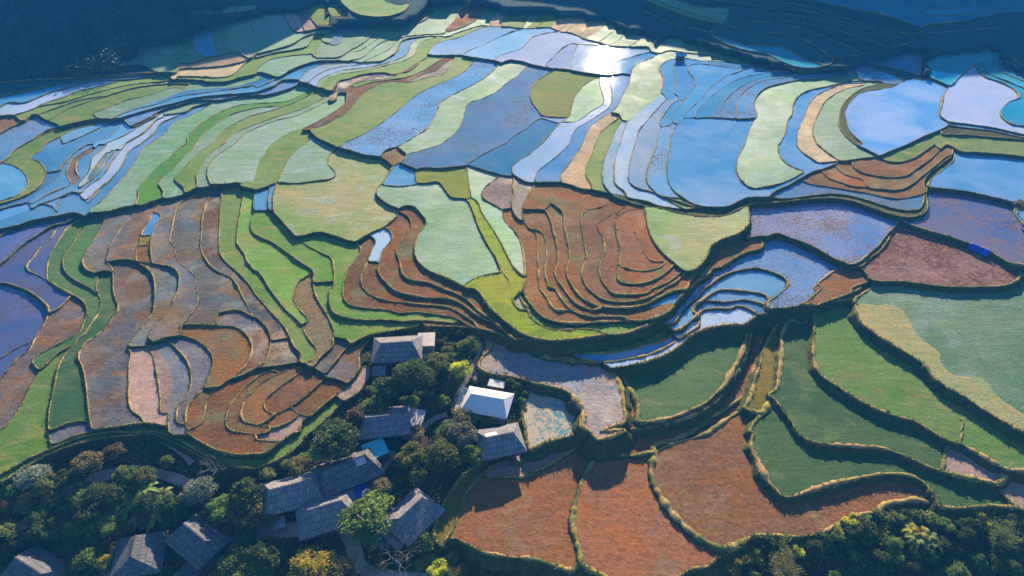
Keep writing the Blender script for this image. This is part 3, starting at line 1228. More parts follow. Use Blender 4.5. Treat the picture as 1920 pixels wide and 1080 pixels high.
for k,(L,S) in pairs.items():
    a,b=k//10000,k%10000
    nbr[a].add(b);nbr[b].add(a)
    if a in DR or b in DR: continue
    d=S/L*1.0*(wid[a]+wid[b])/2; w=math.sqrt(L)
    r=np.zeros(NR+1); r[b]=w; r[a]=-w; rows.append(r); rhs.append(d*w)
for i in range(1,NR+1):
    r=np.zeros(NR+1); w=0.12*math.sqrt(area[i])**0.8
    r[i]=w; rows.append(r); rhs.append(zmean[i]*w)
    if not np.isnan(zfix[i]): r=np.zeros(NR+1); r[i]=200; rows.append(r); rhs.append(zfix[i]*200)
LV=np.linalg.lstsq(np.array(rows),np.array(rhs),rcond=None)[0]
for i in range(1,NR+1):
    if not np.isnan(zfix[i]): LV[i]=zfix[i]
for i in range(1,NR+1):
    if len(nbr[i])==1 and not (i in DR):
        j=next(iter(nbr[i])); LV[i]=max(LV[i],LV[j]+0.25)
LV+=np.arange(NR+1)*1e-4
# ground under everything
lg=lab_at(GP[...,0],GP[...,1]); isD=np.isin(lg,list(DR))
NZ=bil(GZ,GP[...,0],GP[...,1])+0.5*np.sin(GP[...,0]*0.05+GP[...,1]*0.031)*np.cos(GP[...,1]*0.043-GP[...,0]*0.02)
fl=LV[lg]-1.6
G0=np.where(isD,NZ,fl)
def blur(A,r):
    for ax in (0,1):
        P=np.concatenate([np.repeat(np.take(A,[0],ax),r,ax),A,np.repeat(np.take(A,[-1],ax),r,ax)],ax); c=np.cumsum(P,ax)
        n=A.shape[ax]; w=2*r+1
        z=np.zeros_like(np.take(c,[0],ax)); c=np.concatenate([z,c],ax)
        A=(np.take(c,np.arange(w,w+n),ax)-np.take(c,np.arange(0,n),ax))/w
    return A
GB=blur(G0,2)
GG=np.where(isD,G0,np.minimum(GB,LV[lg]-1.2))
def gz(px,py): return bil(GG,px,py)
def on(px,py,dz=0.0):
    p=np.array([px,py],float); return at(p,np.array(gz(px,py)+dz))
def ground_part(name,sel,mat):
    v=at(GP,GG).reshape(-1,3); nj,ni=GG.shape
    idx=np.arange(nj*ni).reshape(nj,ni)
    q=np.stack([idx[:-1,:-1],idx[1:,:-1],idx[1:,1:],idx[:-1,1:]],-1)[sel]
    u,inv=np.unique(q,return_inverse=True); f=inv.reshape(-1,4)
    return link(name,newmesh(name,v[u],f,[mat],smooth=True),kind='structure')
cell=lg[:-1,:-1]; yc=GP[:-1,:-1,1]
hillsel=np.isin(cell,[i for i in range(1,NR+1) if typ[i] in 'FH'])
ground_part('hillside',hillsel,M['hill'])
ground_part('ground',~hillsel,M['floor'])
# ------------------------------------------------------------------ fields
def contour(l,box):
    y0,y1,x0,x1=box; m=np.zeros((y1-y0+2,x1-x0+2),bool); m[1:-1,1:-1]=lab[y0:y1,x0:x1]==l
    ys,xs=np.nonzero(m); k=0; y,x=int(ys[0]),int(xs[0]); sx,sy=x,y; d=0; pts=[]
    DX=(1,0,-1,0);DY=(0,1,0,-1)
    FR=((0,0),(-1,0),(-1,-1),(0,-1)); FL=((0,-1),(0,0),(-1,0),(-1,-1))
    X,Y=sx,sy
    while True:
        pts.append((X,Y)); X+=DX[d];Y+=DY[d]
        if X==sx and Y==sy: break
        a,b=FR[d]; fr=m[Y+b,X+a]; a,b=FL[d]; fL=m[Y+b,X+a]
        if not fr: d=(d+1)%4
        elif fL: d=(d+3)%4
    p=np.array(pts,float); p[:,0]+=x0-1+PX0; p[:,1]+=y0-1+PY0
    return p
def gsm(A,s):
    n=len(A); r=int(min(3*s+1,n//2)); k=np.exp(-0.5*(np.arange(-r,r+1)/s)**2); k/=k.sum()
    out=np.zeros_like(A)
    for j,w in zip(range(-r,r+1),k): out+=w*np.roll(A,j,0)
    return out
def resample(p,step):
    d=np.linalg.norm(np.roll(p,-1,0)-p,axis=1); c=np.concatenate([[0],np.cumsum(d)]); n=max(8,int(c[-1]/step)); t=np.arange(n)*c[-1]/n
    q=np.vstack([p,p[:1]]); return np.stack([np.interp(t,c,q[:,0]),np.interp(t,c,q[:,1])],1)
o_lin=lambda c: tuple(((x/255)/12.92 if x/255<0.04045 else ((x/255+0.055)/1.055)**2.4) for x in c)
# type: (name, material, tint, second tint, speckle, wet, mud colour)
TY={
'w':('flooded_paddy','water',(.08,.23,.38),(.15,.29,.42),.10,1,(.14,.15,.18)),  # water tints, here and below, hold reflected sky as base colour
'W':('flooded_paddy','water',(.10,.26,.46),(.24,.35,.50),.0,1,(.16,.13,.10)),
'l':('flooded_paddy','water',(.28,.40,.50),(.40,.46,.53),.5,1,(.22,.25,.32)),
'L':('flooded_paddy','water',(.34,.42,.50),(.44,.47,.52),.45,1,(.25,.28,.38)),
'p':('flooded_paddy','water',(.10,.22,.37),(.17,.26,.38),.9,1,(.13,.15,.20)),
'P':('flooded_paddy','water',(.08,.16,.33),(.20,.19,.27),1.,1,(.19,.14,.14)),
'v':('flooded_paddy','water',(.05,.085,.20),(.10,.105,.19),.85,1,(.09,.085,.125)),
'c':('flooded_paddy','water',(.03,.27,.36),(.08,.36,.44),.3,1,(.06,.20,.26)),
's':('rice_paddy','crop',(.16,.36,.16),(.25,.37,.27),0,.8,(0,0,0)),
'S':('rice_paddy','crop',(.20,.33,.075),(.40,.34,.14),0,.6,(0,0,0)),
'e':('rice_paddy','crop',(.075,.19,.08),(.16,.25,.15),0,.8,(0,0,0)),
'g':('rice_paddy','crop',(.115,.24,.025),(.21,.29,.07),0,.35,(0,0,0)),
'G':('rice_paddy','crop',(.07,.215,.022),(.11,.25,.03),0,.3,(0,0,0)),
'd':('rice_paddy','crop',(.045,.135,.035),(.10,.18,.055),0,.4,(0,0,0)),
'y':('rice_paddy','crop',(.20,.27,.01),(.26,.26,.015),0,.2,(0,0,0)),
'h':('hill_terrace','crop',(.025,.085,.085),(.035,.095,.10),0,.2,(0,0,0)),  # bluish tints: blue of the distant shade painted into the grass
'q':('terrace_slope','crop',(.05,.075,.02),(.10,.10,.025),0,.0,(0,0,0)),
'o':('terrace_slope','crop',(.27,.18,.03),(.19,.18,.025),0,.0,(0,0,0)),
'n':('rice_paddy','crop',(.085,.19,.035),(.16,.22,.065),0,.35,(0,0,0)),
'i':('muddy_field','soil',(.14,.15,.20),(.17,.15,.16),.4,.7,(.21,.19,.19)),
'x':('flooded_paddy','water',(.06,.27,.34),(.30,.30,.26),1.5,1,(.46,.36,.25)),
'a':('ploughed_field','soil',(.33,.21,.085),(.25,.22,.13),.5,.2,(.36,.28,.18)),
'T':('rice_paddy','crop',(.40,.33,.15),(.24,.31,.14),0,.3,(0,0,0)),
'b':('ploughed_field','soil',(.28,.112,.018),(.18,.10,.04),.4,.3,(.30,.19,.11)),
'r':('ploughed_field','soil',(.29,.115,.03),(.23,.115,.055),.5,.15,(.38,.22,.12)),
'R':('ploughed_field','soil',(.17,.055,.035),(.30,.16,.13),1.,.2,(.42,.26,.22)),
'm':('muddy_field','soil',(.17,.10,.035),(.10,.125,.14),.6,1.,(.20,.17,.14)),
'k':('muddy_field','soil',(.40,.26,.20),(.32,.24,.20),.5,.5,(.42,.31,.27)),
'K':('muddy_field','soil',(.52,.32,.26),(.44,.29,.24),.4,.3,(.55,.38,.32)),
't':('muddy_field','soil',(.52,.38,.20),(.44,.35,.22),.4,.4,(.5,.42,.30)),
'u':('muddy_field','soil',(.34,.28,.22),(.24,.26,.28),.7,.8,(.44,.34,.26)),
}
TC={'n':(.22,.22,.08),'s':(.27,.42,.44),'e':(.20,.29,.26),'S':(.34,.42,.34),'g':(.30,.29,.075),'d':(.15,.19,.07),'y':(.13,.24,.02),'G':(.14,.28,.06),'b':(.15,.17,.06),'m':(.27,.125,.03),'r':(.25,.17,.09),'k':(.30,.25,.24),'a':(.2,.2,.1),'u':(.20,.30,.36),'T':(.42,.36,.17)}
NEARB=(lambda px,py: np.clip((py-380)/350,0,1)*np.clip((px-700)/350,0,1))
ys0=np.full(NR+1,10**6);ys1=np.zeros(NR+1,int);xs0=np.full(NR+1,10**6);xs1=np.zeros(NR+1,int)
fl_=lab.ravel(); np.minimum.at(ys0,fl_,yy.ravel());np.maximum.at(ys1,fl_,yy.ravel());np.minimum.at(xs0,fl_,xx.ravel());np.maximum.at(xs1,fl_,xx.ravel())
tufts=[]
FIELD={}
for i in range(1,NR+1):
    if i in DR: continue
    pc=contour(i,(ys0[i],ys1[i]+1,xs0[i],xs1[i]+1))
    far=cy[i]<250
    p=resample(gsm(pc,1.8 if far else 2.6),2.2 if far else 3.2)
    nrm=np.roll(p,-1,0)-np.roll(p,1,0); nrm=gsm(nrm,1.2); nrm/=np.maximum(np.linalg.norm(nrm,axis=1,keepdims=True),1e-6); nrm=np.stack([nrm[:,1],-nrm[:,0]],1)
    nl=lab_at(p[:,0]+nrm[:,0]*3,p[:,1]+nrm[:,1]*3)
    nl2=lab_at(p[:,0]+nrm[:,0]*5,p[:,1]+nrm[:,1]*5); nl=np.where(nl==i,nl2,nl)
    zn=np.where(np.isin(nl,list(DR)),gz(p[:,0]+nrm[:,0]*5,p[:,1]+nrm[:,1]*5),LV[nl])
    low=(zn<LV[i]-0.02)&(nl!=i); f=gsm(low.astype(float),1.5); f=np.clip(f*1.6-0.3,0,1)
    drop=np.where(low,LV[i]-zn,0.0); drop=gsm(np.where(low,drop,0),3)/np.maximum(gsm(low.astype(float),3),0.05)
    drop=np.clip(drop,0.1,9)+0.9
    w3=at(p,np.full(len(p),LV[i])); xy=w3[:,:2]
    t=np.roll(xy,-1,0)-np.roll(xy,1,0); t=gsm(t,1.0); t/=np.maximum(np.linalg.norm(t,axis=1,keepdims=True),1e-6)
    # orientation: outward
    A=0.5*np.sum(xy[:,0]*np.roll(xy[:,1],-1)-np.roll(xy[:,0],-1)*xy[:,1]); on_=np.stack([t[:,1],-t[:,0]],1)*(1 if A>0 else -1)
    c0=w3.mean(0); z=LV[i]
    name,mk,ta,tb,spk,wet,mud=TY[typ[i]]
    # surface
    e=xy+on_*(0.05+0.7*(1-f))[:,None]
    zsurf=np.full(len(e),z)-0.03*(1-f)
    v=np.column_stack([e-c0[:2],zsurf-z])
    order=np.arange(len(v)) if A>0 else np.arange(len(v))[::-1]
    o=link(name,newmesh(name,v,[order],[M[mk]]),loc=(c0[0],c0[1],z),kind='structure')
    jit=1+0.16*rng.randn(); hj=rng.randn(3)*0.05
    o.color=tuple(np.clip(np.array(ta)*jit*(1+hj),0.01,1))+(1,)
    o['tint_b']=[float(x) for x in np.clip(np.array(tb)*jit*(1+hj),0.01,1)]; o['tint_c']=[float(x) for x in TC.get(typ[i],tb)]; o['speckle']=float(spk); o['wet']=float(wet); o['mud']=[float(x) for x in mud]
    FIELD[i]=o
    # bund and bank
    nb=NEARB(p[:,0],p[:,1]); noi=gsm(rng.randn(len(p)),1.2)*1.6
    wv=np.clip(1+0.45*gsm(rng.randn(len(p)),6)*4.6*0.5+0.3*gsm(rng.randn(len(p)),2)*2.6*0.5,0.4,1.9); bw=(0.40+0.60*nb)*(1+0.28*noi)*wv; bh=(0.17+0.07*nb)*(1+0.4*noi)*wv
    bw=bw*f; bh=bh*f
    lean=0.30+0.5*nb
    prof=[(-0.5*bw,np.full(len(p),-0.04)),(-0.22*bw,bh),(0.2*bw,bh*0.95),(0.5*bw,bh*0.1)]
    dr=drop*f
    prof.append((0.5*bw+lean*dr*0.5*(1+0.25*noi),-dr*0.5)); prof.append((0.5*bw+lean*dr+0.1,-dr))
    rings=[np.column_stack([xy+on_*oo[:,None]-c0[:2],hh]) for oo,hh in prof]
    n=len(p); V=np.vstack(rings); fa=[];mi=[]
    act=(f>0.03)|(np.roll(f,-1)>0.03); k=np.nonzero(act)[0]; k2=(k+1)%n
    for r in range(5):
        q=np.stack([k+r*n,k2+r*n,k2+(r+1)*n,k+(r+1)*n],1)
        fa.append(q if A>0 else q[:,::-1]); mi.append(np.full(len(q),0 if r<3 else 1))
    if len(k)>3:
        link('terrace_bund',newmesh('terrace_bund',V,np.vstack(fa),[M['crest'],M['bank']],np.concatenate(mi),smooth=True),parent=o)
        for j in k:
            if p[j,1]>300 and f[j]>0.5: tufts.append((xy[j],on_[j],z,bh[j],drop[j],bw[j]))
# dikes that end inside a field
for s in curves:
    if len(s)<6: continue
    d=np.zeros_like(s); d[1:-1]=s[2:]-s[:-2]; d[0]=s[1]-s[0]; d[-1]=s[-1]-s[-2]; L=np.maximum(np.linalg.norm(d,axis=1,keepdims=True),1e-6); nn=np.stack([-d[:,1],d[:,0]],1)/L
    a=lab_at(*(s+nn*4).T); b=lab_at(*(s-nn*4).T); same=(a==b)
    j=0
    while j<len(s):
        if not same[j]: j+=1; continue
        k=j
        while k<len(s) and same[k] and a[k]==a[j]: k+=1
        if k-j>10 and s[j:k,1].min()>PY0:
            q=s[j:k]; l=a[j]; dr=l in DR; zz=gz(q[:,0],q[:,1]) if dr else np.full(len(q),LV[l])
            w3=at(q,zz); t=np.gradient(w3[:,:2],axis=0); t/=np.maximum(np.linalg.norm(t,axis=1,keepdims=True),1e-6); nr=np.stack([-t[:,1],t[:,0]],1)
            tp=np.minimum(1,np.minimum(np.arange(len(q)),np.arange(len(q))[::-1])/4.0)
            bw=0.55*tp+0.02; bh=0.22*tp
            prof=[(-0.5*bw,-0.05-0*bh),(-.2*bw,bh),(.2*bw,bh),(.5*bw,-0.05-0*bh)]
            V=np.vstack([np.column_stack([w3[:,:2]+nr*oo[:,None],w3[:,2]+hh]) for oo,hh in prof]); n=len(q); idx=np.arange(n-1)
            fa=np.vstack([np.stack([idx+r*n,idx+1+r*n,idx+1+(r+1)*n,idx+(r+1)*n],1)[:,::-1] for r in range(3)])
            if dr: link('earth_dike',newmesh('earth_dike',V,fa,[M['crest']],smooth=True),kind='structure')
            else:
                V=V-np.array(FIELD[l].location); link('earth_dike',newmesh('earth_dike',V,fa,[M['crest']],smooth=True),parent=FIELD[l])
        j=k
# grass tufts on the banks
def leaf_quads(P,size,aspect=1.0,flat=0.5,r=rng):
    """one small kinked leaf (two triangles as a quad) per point"""
    n=len(P); a=r.randn(n,3); a[:,2]*=flat; a/=np.linalg.norm(a,axis=1,keepdims=True); b=np.cross(a,r.randn(n,3)); b/=np.maximum(np.linalg.norm(b,axis=1,keepdims=True),1e-6)
    s=(size*(0.6+0.8*r.rand(n)))[:,None] if np.ndim(size)==0 else (size*(0.6+0.8*r.rand(n)))[:,None]
    v=np.stack([P-a*s,P-b*s*0.5*aspect,P+a*s,P+b*s*0.5*aspect],1).reshape(-1,3)
    return v,np.arange(4*n).reshape(-1,4)
def set_tone(me,t):
    at_=me.attributes.new('tone','FLOAT','POINT'); at_.data.foreach_set('value',np.asarray(t,np.float32))
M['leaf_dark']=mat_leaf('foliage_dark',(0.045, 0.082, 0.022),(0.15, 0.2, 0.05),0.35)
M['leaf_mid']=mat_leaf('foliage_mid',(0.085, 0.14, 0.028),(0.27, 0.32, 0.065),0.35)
M['leaf_yellow']=mat_leaf('foliage_yellow',(0.30,0.31,0.03),(0.72,0.62,0.05),0.42)
M['leaf_pale']=mat_leaf('foliage_pale',(0.15, 0.18, 0.11),(0.36, 0.38, 0.27),0.32)
M['leaf_rust']=mat_leaf('foliage_rust',(0.13, 0.1, 0.045),(0.3, 0.2, 0.1),0.32)
M['leaf_olive']=mat_leaf('foliage_olive',(0.14, 0.14, 0.04),(0.34, 0.29, 0.09),0.32)
M['grass']=mat_leaf('grass_blades',(0.05,0.08,0.02),(0.17,0.16,0.05))
M['bark']=mat_plain('bark',(0.12,0.09,0.06),0.9,0.1,0.5,4)
M['palebark']=mat_plain('pale_bark',(0.30,0.27,0.24),0.9,0.1,0.4,4)
TF=[t for t in tufts]
if TF:
    P=[];S=[]
    for (xy_,on__,z,bh,dr,bw) in TF:
        nn=(2 if xy_[1]>150 else 4)+int(min(8,dr*2))
        for _ in range(nn):
            u=rng.rand()*dr*0.95; o_=(0.45*bw+0.30*u if rng.rand()<.92 else -0.4*bw*rng.rand())+rng.randn()*0.15; u=u if o_>0.2*bw else 0.0
            tn=np.array([-on__[1],on__[0]]); q=xy_+on__*o_+tn*rng.randn()*0.25
            P.append((q[0],q[1],z-u+0.1+bh*(1 if u<0.2 else 0)*0.5)); S.append(0.16+0.10*min(dr,3)*rng.rand())
    P=np.array(P);S=np.array(S)
    P=np.repeat(P,3,0)+rng.randn(3*len(P),3)*[0.12,0.12,0.08]; S=np.repeat(S,3)
    v,f=leaf_quads(P,S,0.5,1.6); me=newmesh('bank_grass',v,f,[M['grass']]); set_tone(me,np.repeat(rng.rand(len(P))**1.5,4)); link('bank_grass',me,kind='stuff')
# ------------------------------------------------------------------ placing on the surveyed ground
def proj(P):
    d=np.asarray(P,float)-CAM; y=d@UP; z=d@FW; return 960+F*d[0]/z,540-F*y/z
def zat(x,y):
    z=0.0
    for _ in range(5):
        px,py=proj((x,y,z)); l=int(lab_at(px,py)); z=float(gz(px,py)) if l in DR else float(LV[l])
    return z
def below(px,py,h):
    """ground spot under a thing whose middle, h above the ground, is seen at px,py"""
    P=at(np.array([px,py],float),np.array(float(gz(px,py))+h)); return np.array([P[0],P[1],zat(P[0],P[1])])
class MB:
    def __init__(s): s.v=[];s.f=[]
    def add(s,v,f):
        o=len(s.v); s.v+= [tuple(map(float,q)) for q in v]; s.f+=[tuple(i+o for i in q) for q in f]; return s
    def box(s,x0,x1,y0,y1,z0,z1):
        return s.add([(x0,y0,z0),(x1,y0,z0),(x1,y1,z0),(x0,y1,z0),(x0,y0,z1),(x1,y0,z1),(x1,y1,z1),(x0,y1,z1)],[(3,2,1,0),(4,5,6,7),(0,1,5,4),(1,2,6,5),(2,3,7,6),(3,0,4,7)])
    def tube(s,pts,r,n=6):
        pts=[np.array(p,float) for p in pts]; o=len(s.v); rr=r if hasattr(r,'__len__') else [r]*len(pts)
        for i,p in enumerate(pts):
            t=pts[min(i+1,len(pts)-1)]-pts[max(i-1,0)]; t/=max(np.linalg.norm(t),1e-6)
            a=np.cross(t,[0,0,1.0]) if abs(t[2])<0.95 else np.cross(t,[1.0,0,0]); a/=np.linalg.norm(a); b=np.cross(t,a)
            for k in range(n):
                q=2*math.pi*k/n; s.v.append(tuple(p+rr[i]*(math.cos(q)*a+math.sin(q)*b)))
        for i in range(len(pts)-1):
            for k in range(n): s.f.append((o+i*n+k,o+i*n+(k+1)%n,o+(i+1)*n+(k+1)%n,o+(i+1)*n+k))
        s.f.append(tuple(o+k for k in range(n))[::-1]); s.f.append(tuple(o+(len(pts)-1)*n+k for k in range(n))); return s
    def slab(s,poly,t):
        """closed plate: polygon (list of 3d points) with thickness t downwards"""
        n=len(poly); p=[np.array(q,float) for q in poly]; o=len(s.v)
        s.v+=[tuple(q) for q in p]+[tuple(q-np.array([0,0,t])) for q in p]
        s.f.append(tuple(o+i for i in range(n))); s.f.append(tuple(o+n+i for i in range(n))[::-1])
        for i in range(n): s.f.append((o+i,o+n+i,o+n+(i+1)%n,o+(i+1)%n))
        return s
    def mesh(s,name,mat,smooth=False): return newmesh(name,s.v,s.f,[mat],smooth=smooth)
def thing(name,label,cat,loc,rz=0,group=None):
    o=empty(name,tuple(loc),rz,label=label,category=cat)
    if group: o['group']=group
    return o
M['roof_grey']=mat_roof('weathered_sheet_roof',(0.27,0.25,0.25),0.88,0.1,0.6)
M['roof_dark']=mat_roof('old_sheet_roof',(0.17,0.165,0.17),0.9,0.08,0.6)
M['roof_white']=mat_roof('white_metal_roof',(0.78,0.76,0.72),0.45,0.5,0.08)
M['roof_teal']=mat_roof('teal_sheet_roof',(0.10,0.48,0.55),0.5,0.5,0.1)
M['roof_blue']=mat_roof('blue_sheet_roof',(0.02,0.07,0.62),0.5,0.5,0.12)
M['wood']=mat_plain('weathered_wood',(0.16,0.10,0.06),0.85,0.2,0.5,2)
M['plaster']=mat_plain('pale_wall',(0.5,0.45,0.4),0.9,0.2,0.3,1)
M['dark']=mat_plain('dark_opening',(0.02,0.02,0.022),0.9,0.1,0.2,1)
M['tarp']=mat_plain('blue_tarp',(0.012,0.05,0.55),0.45,0.5,0.3,0.8)
M['paleconc']=mat_plain('pale_sheet',(0.6,0.52,0.48),0.7,0.3,0.3,1.2)
M['brick']=mat_plain('brick_red',(0.36,0.17,0.12),0.9,0.2,0.4,3)
M['yellow']=mat_plain('yellow_plastic',(0.7,0.45,0.12),0.6,0.4,0.2,2)
M['white']=mat_plain('white_plastic',(0.75,0.78,0.8),0.5,0.4,0.15,2)
M['bamboo']=mat_plain('cut_bamboo',(0.62,0.45,0.2),0.6,0.3,0.35,3)
FOOT=[]
def roof_mesh(L,W,he,hr,fr,t=0.14,split=0.0):
    """hipped sheet roof: four plates, ridge of length fr*L"""
    a=L/2;b=W/2;r=L/2*fr; m=MB()
    c=[(-a,-b,he),(a,-b,he),(a,b,he),(-a,b,he)]; R0=(-r,0,hr);R1=(r,0,hr)
    m.slab([c[0],c[1],R1,R0],t); m.slab([c[2],c[3],R0,R1],t)
    if fr<0.98: m.slab([c[1],c[2],R1],t); m.slab([c[3],c[0],R0],t)
    return m
def house(px,py,L,W,rot,label,he=3.2,pitch=0.5,fr=0.62,roof='roof_grey',skylight=None,lean=None,name='stilt_house',cat='house',wall='wood',stilts=True,group='houses of the village'):
    hr=he+W/2*pitch; p=below(px,py,(he+hr)*0.5); rz=math.radians(rot)
    t=thing(name,label,cat,p,rz,group); FOOT.append((p[0],p[1],rz,L/2+0.6,W/2+0.6))
    link('roof',roof_mesh(L,W,he,hr,fr).mesh('roof',M[roof]),t)
    a=L/2-0.9;b=W/2-0.9; fz=1.3 if stilts else -0.6
    w=MB().box(-a,a,-b,b,fz,he+0.25); link('wall',w.mesh('wall',M[wall]),t)
    if stilts:
        for x in np.linspace(-a+0.2,a-0.2,4):
            for y in (-b+0.15,b-0.15): link('stilt_post',MB().tube([(x,y,-1.2),(x,y,fz)],0.14).mesh('stilt_post',M['wood']),t)
    d=MB().box(-0.55,0.55,-b-0.06,-b+0.02,fz+0.1,fz+1.95) if he>2.8 else None
    if d: link('door',d.mesh('door',M['dark']),t)
    if he>2.8:
        for x in (-a*0.6,a*0.6): link('window',MB().box(x-0.45,x+0.45,-b-0.05,-b+0.02,fz+0.9,fz+1.7).mesh('window',M['dark']),t)
    r=L/2*fr; cap=MB()
    n=7; prof=[(-0.32,-0.16),(-0.14,0.05),(0.14,0.05),(0.32,-0.16)]
    v=[(x,y,hr+z+0.06) for x in np.linspace(-r-0.1,r+0.1,n) for y,z in prof]; f=[(i*4+k,(i+1)*4+k,(i+1)*4+k+1,i*4+k+1) for i in range(n-1) for k in range(3)]
    cap.add(v,[q[::-1] for q in f]); link('ridge_cap',cap.mesh('ridge_cap',M[roof]),t)
    if skylight:
        sx,sy,sw,sh=skylight; z=lambda y: hr-(abs(y))*pitch+0.04
        link('roof_panel',MB().slab([(sx,sy,z(sy)),(sx+sw,sy,z(sy)),(sx+sw,sy+sh,z(sy+sh)),(sx,sy+sh,z(sy+sh))],0.03).mesh('roof_panel',M['roof_teal' if skylight and len(skylight)>4 else 'roof_blue'] if False else M['paleconc']),t)
    for q in (lean or []):
        x0,x1,y0,y1,z0,z1,mat,hname=q
        link(hname,MB().slab([(x0,y0,z0),(x1,y0,z0),(x1,y1,z1),(x0,y1,z1)],0.1).mesh(hname,M[mat]),t)
        for (x,y,z) in ((x0+.15,y0+.15,z0),(x1-.15,y0+.15,z0),(x0+.15,y1-.15,z1),(x1-.15,y1-.15,z1)): link('canopy_post',MB().tube([(x,y,-1),(x,y,z-0.08)],0.07).mesh('canopy_post',M['wood']),t)
    return t
house(744,645,12.9,9.6,5,'large grey hipped house at the top of the village, just below the green terraces',lean=[(-6.2,-2.9,-8.0,-4.9,1.9,2.3,'roof_grey','lean_to_roof')])
house(914,746,11.6,8.2,-13,'house with a bright white metal roof beside the walled mud pond',roof='roof_white',wall='plaster',stilts=False,fr=0.7,he=3.3,lean=[(-7.6,-5.9,-3.6,3.8,2.3,2.9,'paleconc','lean_to_roof')])
house(721,783,12.0,9.0,8,'grey house right of the big dark tree, pale ruined shed at its end',fr=0.72)
house(938,819,10.6,8.8,14,'grey hipped house nearest the brown fields, under the white roofed house',fr=0.6,skylight=(-3.3,0.3,2.8,1.6))
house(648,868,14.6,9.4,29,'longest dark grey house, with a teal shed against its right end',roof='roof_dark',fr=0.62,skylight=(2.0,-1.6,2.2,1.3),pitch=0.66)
house(545,908,12.6,8.8,18,'grey house with a split roof at the edge of the curved mud track',fr=0.7,lean=[(5.6,7.6,-3.6,3.9,2.6,3.5,'roof_grey','lean_to_roof'),(7.75,9.3,-3.6,-1.2,1.9,2.2,'tarp','canopy_sheet'),(-5.6,-2.4,-7.0,-4.5,1.7,2.2,'roof_grey','porch_roof')],pitch=0.66)
house(610,951,12.8,9.2,20,'grey house in front of the blue tarp shed, facing the bend of the lane',fr=0.55,pitch=0.66)
house(772,958,11.2,9.2,50,'grey house with a rounded apse end behind the bright green shrubs',fr=0.6,lean=[(-7.3,-4.7,-3.0,3.0,1.9,3.0,'roof_grey','end_roof')],pitch=0.66)
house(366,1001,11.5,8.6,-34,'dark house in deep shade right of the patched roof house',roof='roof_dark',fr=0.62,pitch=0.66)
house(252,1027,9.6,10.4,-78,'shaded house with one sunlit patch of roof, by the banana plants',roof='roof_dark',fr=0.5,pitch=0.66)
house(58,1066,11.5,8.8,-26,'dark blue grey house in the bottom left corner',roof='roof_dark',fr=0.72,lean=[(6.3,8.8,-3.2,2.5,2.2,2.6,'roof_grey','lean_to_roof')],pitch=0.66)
def shed(px,py,L,W,rot,label,roof,he=2.2,hr=2.9,name='shed',group='sheds of the village',wall='wood'):
    p=below(px,py,he); rz=math.radians(rot); t=thing(name,label,'shed',p,rz,group); FOOT.append((p[0],p[1],rz,L/2+.4,W/2+.4))
    a=L/2;b=W/2
    link('roof',MB().slab([(-a,-b,he),(a,-b,he),(a,b,hr),(-a,b,hr)],0.1).mesh('roof',M[roof]),t)
    link('wall',MB().box(-a+.3,a-.3,-b+.3,b-.3,-0.8,he-0.02).mesh('wall',M[wall]),t)
    for x in (-a+.15,a-.15):
        for y,z in ((-b+.15,he-.05),(b-.15,hr-.12)): link('post',MB().tube([(x,y,-.8),(x,y,z)],0.07).mesh('post',M['wood']),t)
    return t
shed(703,840,5.2,4.6,29,'teal sheet roofed shed joined to the longest house','roof_teal',2.6,3.1)
t=shed(668,918,5.0,4.4,26,'bright blue tarp roofed shed between two grey houses','roof_blue',2.0,2.2)
shed(799,634,4.6,5.0,3,'small flat pale roofed outbuilding beside the topmost house','paleconc',2.6,2.8,wall='plaster')
shed(775,786,5.0,5.4,-12,'pale ruined shed with broken roof beside the grey house','paleconc',1.6,2.3,wall='plaster')
shed(931,719,4.2,2.2,-13,'narrow white roofed pen behind the white metal roof','roof_white',1.7,1.9)
shed(386,1046,3.4,3.0,-34,'small pale roofed coop in front of the dark shaded house','roof_grey',1.5,1.8)
shed(796,830,1.6,2.6,6,'small red brick hut with a steep lid among the green bushes','brick',1.8,2.6,wall='brick')
shed(355,1071,4.2,3.4,-20,'dark low shed half hidden at the bottom edge','roof_dark',1.6,2.0)
shed(724,1008,4.6,3.6,40,'low blue grey shed below the rounded house, cut bamboo lying by it','roof_dark',1.5,1.8)
# far field hut
p=below(1275,111,2.0); t=thing('field_hut','tiny blue roofed field hut alone among the far flooded terraces','hut',p,0.1)
link('roof',MB().slab([(-2.6,-2,2.3),(2.6,-2,2.3),(2.6,0.3,3.3),(-2.6,0.3,3.3)],.1).slab([(-2.6,0.3,3.3),(2.6,.3,3.3),(2.6,2.2,2.5),(-2.6,2.2,2.5)],.1).mesh('roof',M['roof_teal']),t)
link('wall',MB().box(-1.8,1.8,-1.2,1.5,-0.3,2.35).mesh('wall',M['wood']),t)
for x in (-2.2,2.2): link('post',MB().tube([(x,-1.7,-0.3),(x,-1.7,2.3)],.09).mesh('post',M['wood']),t)
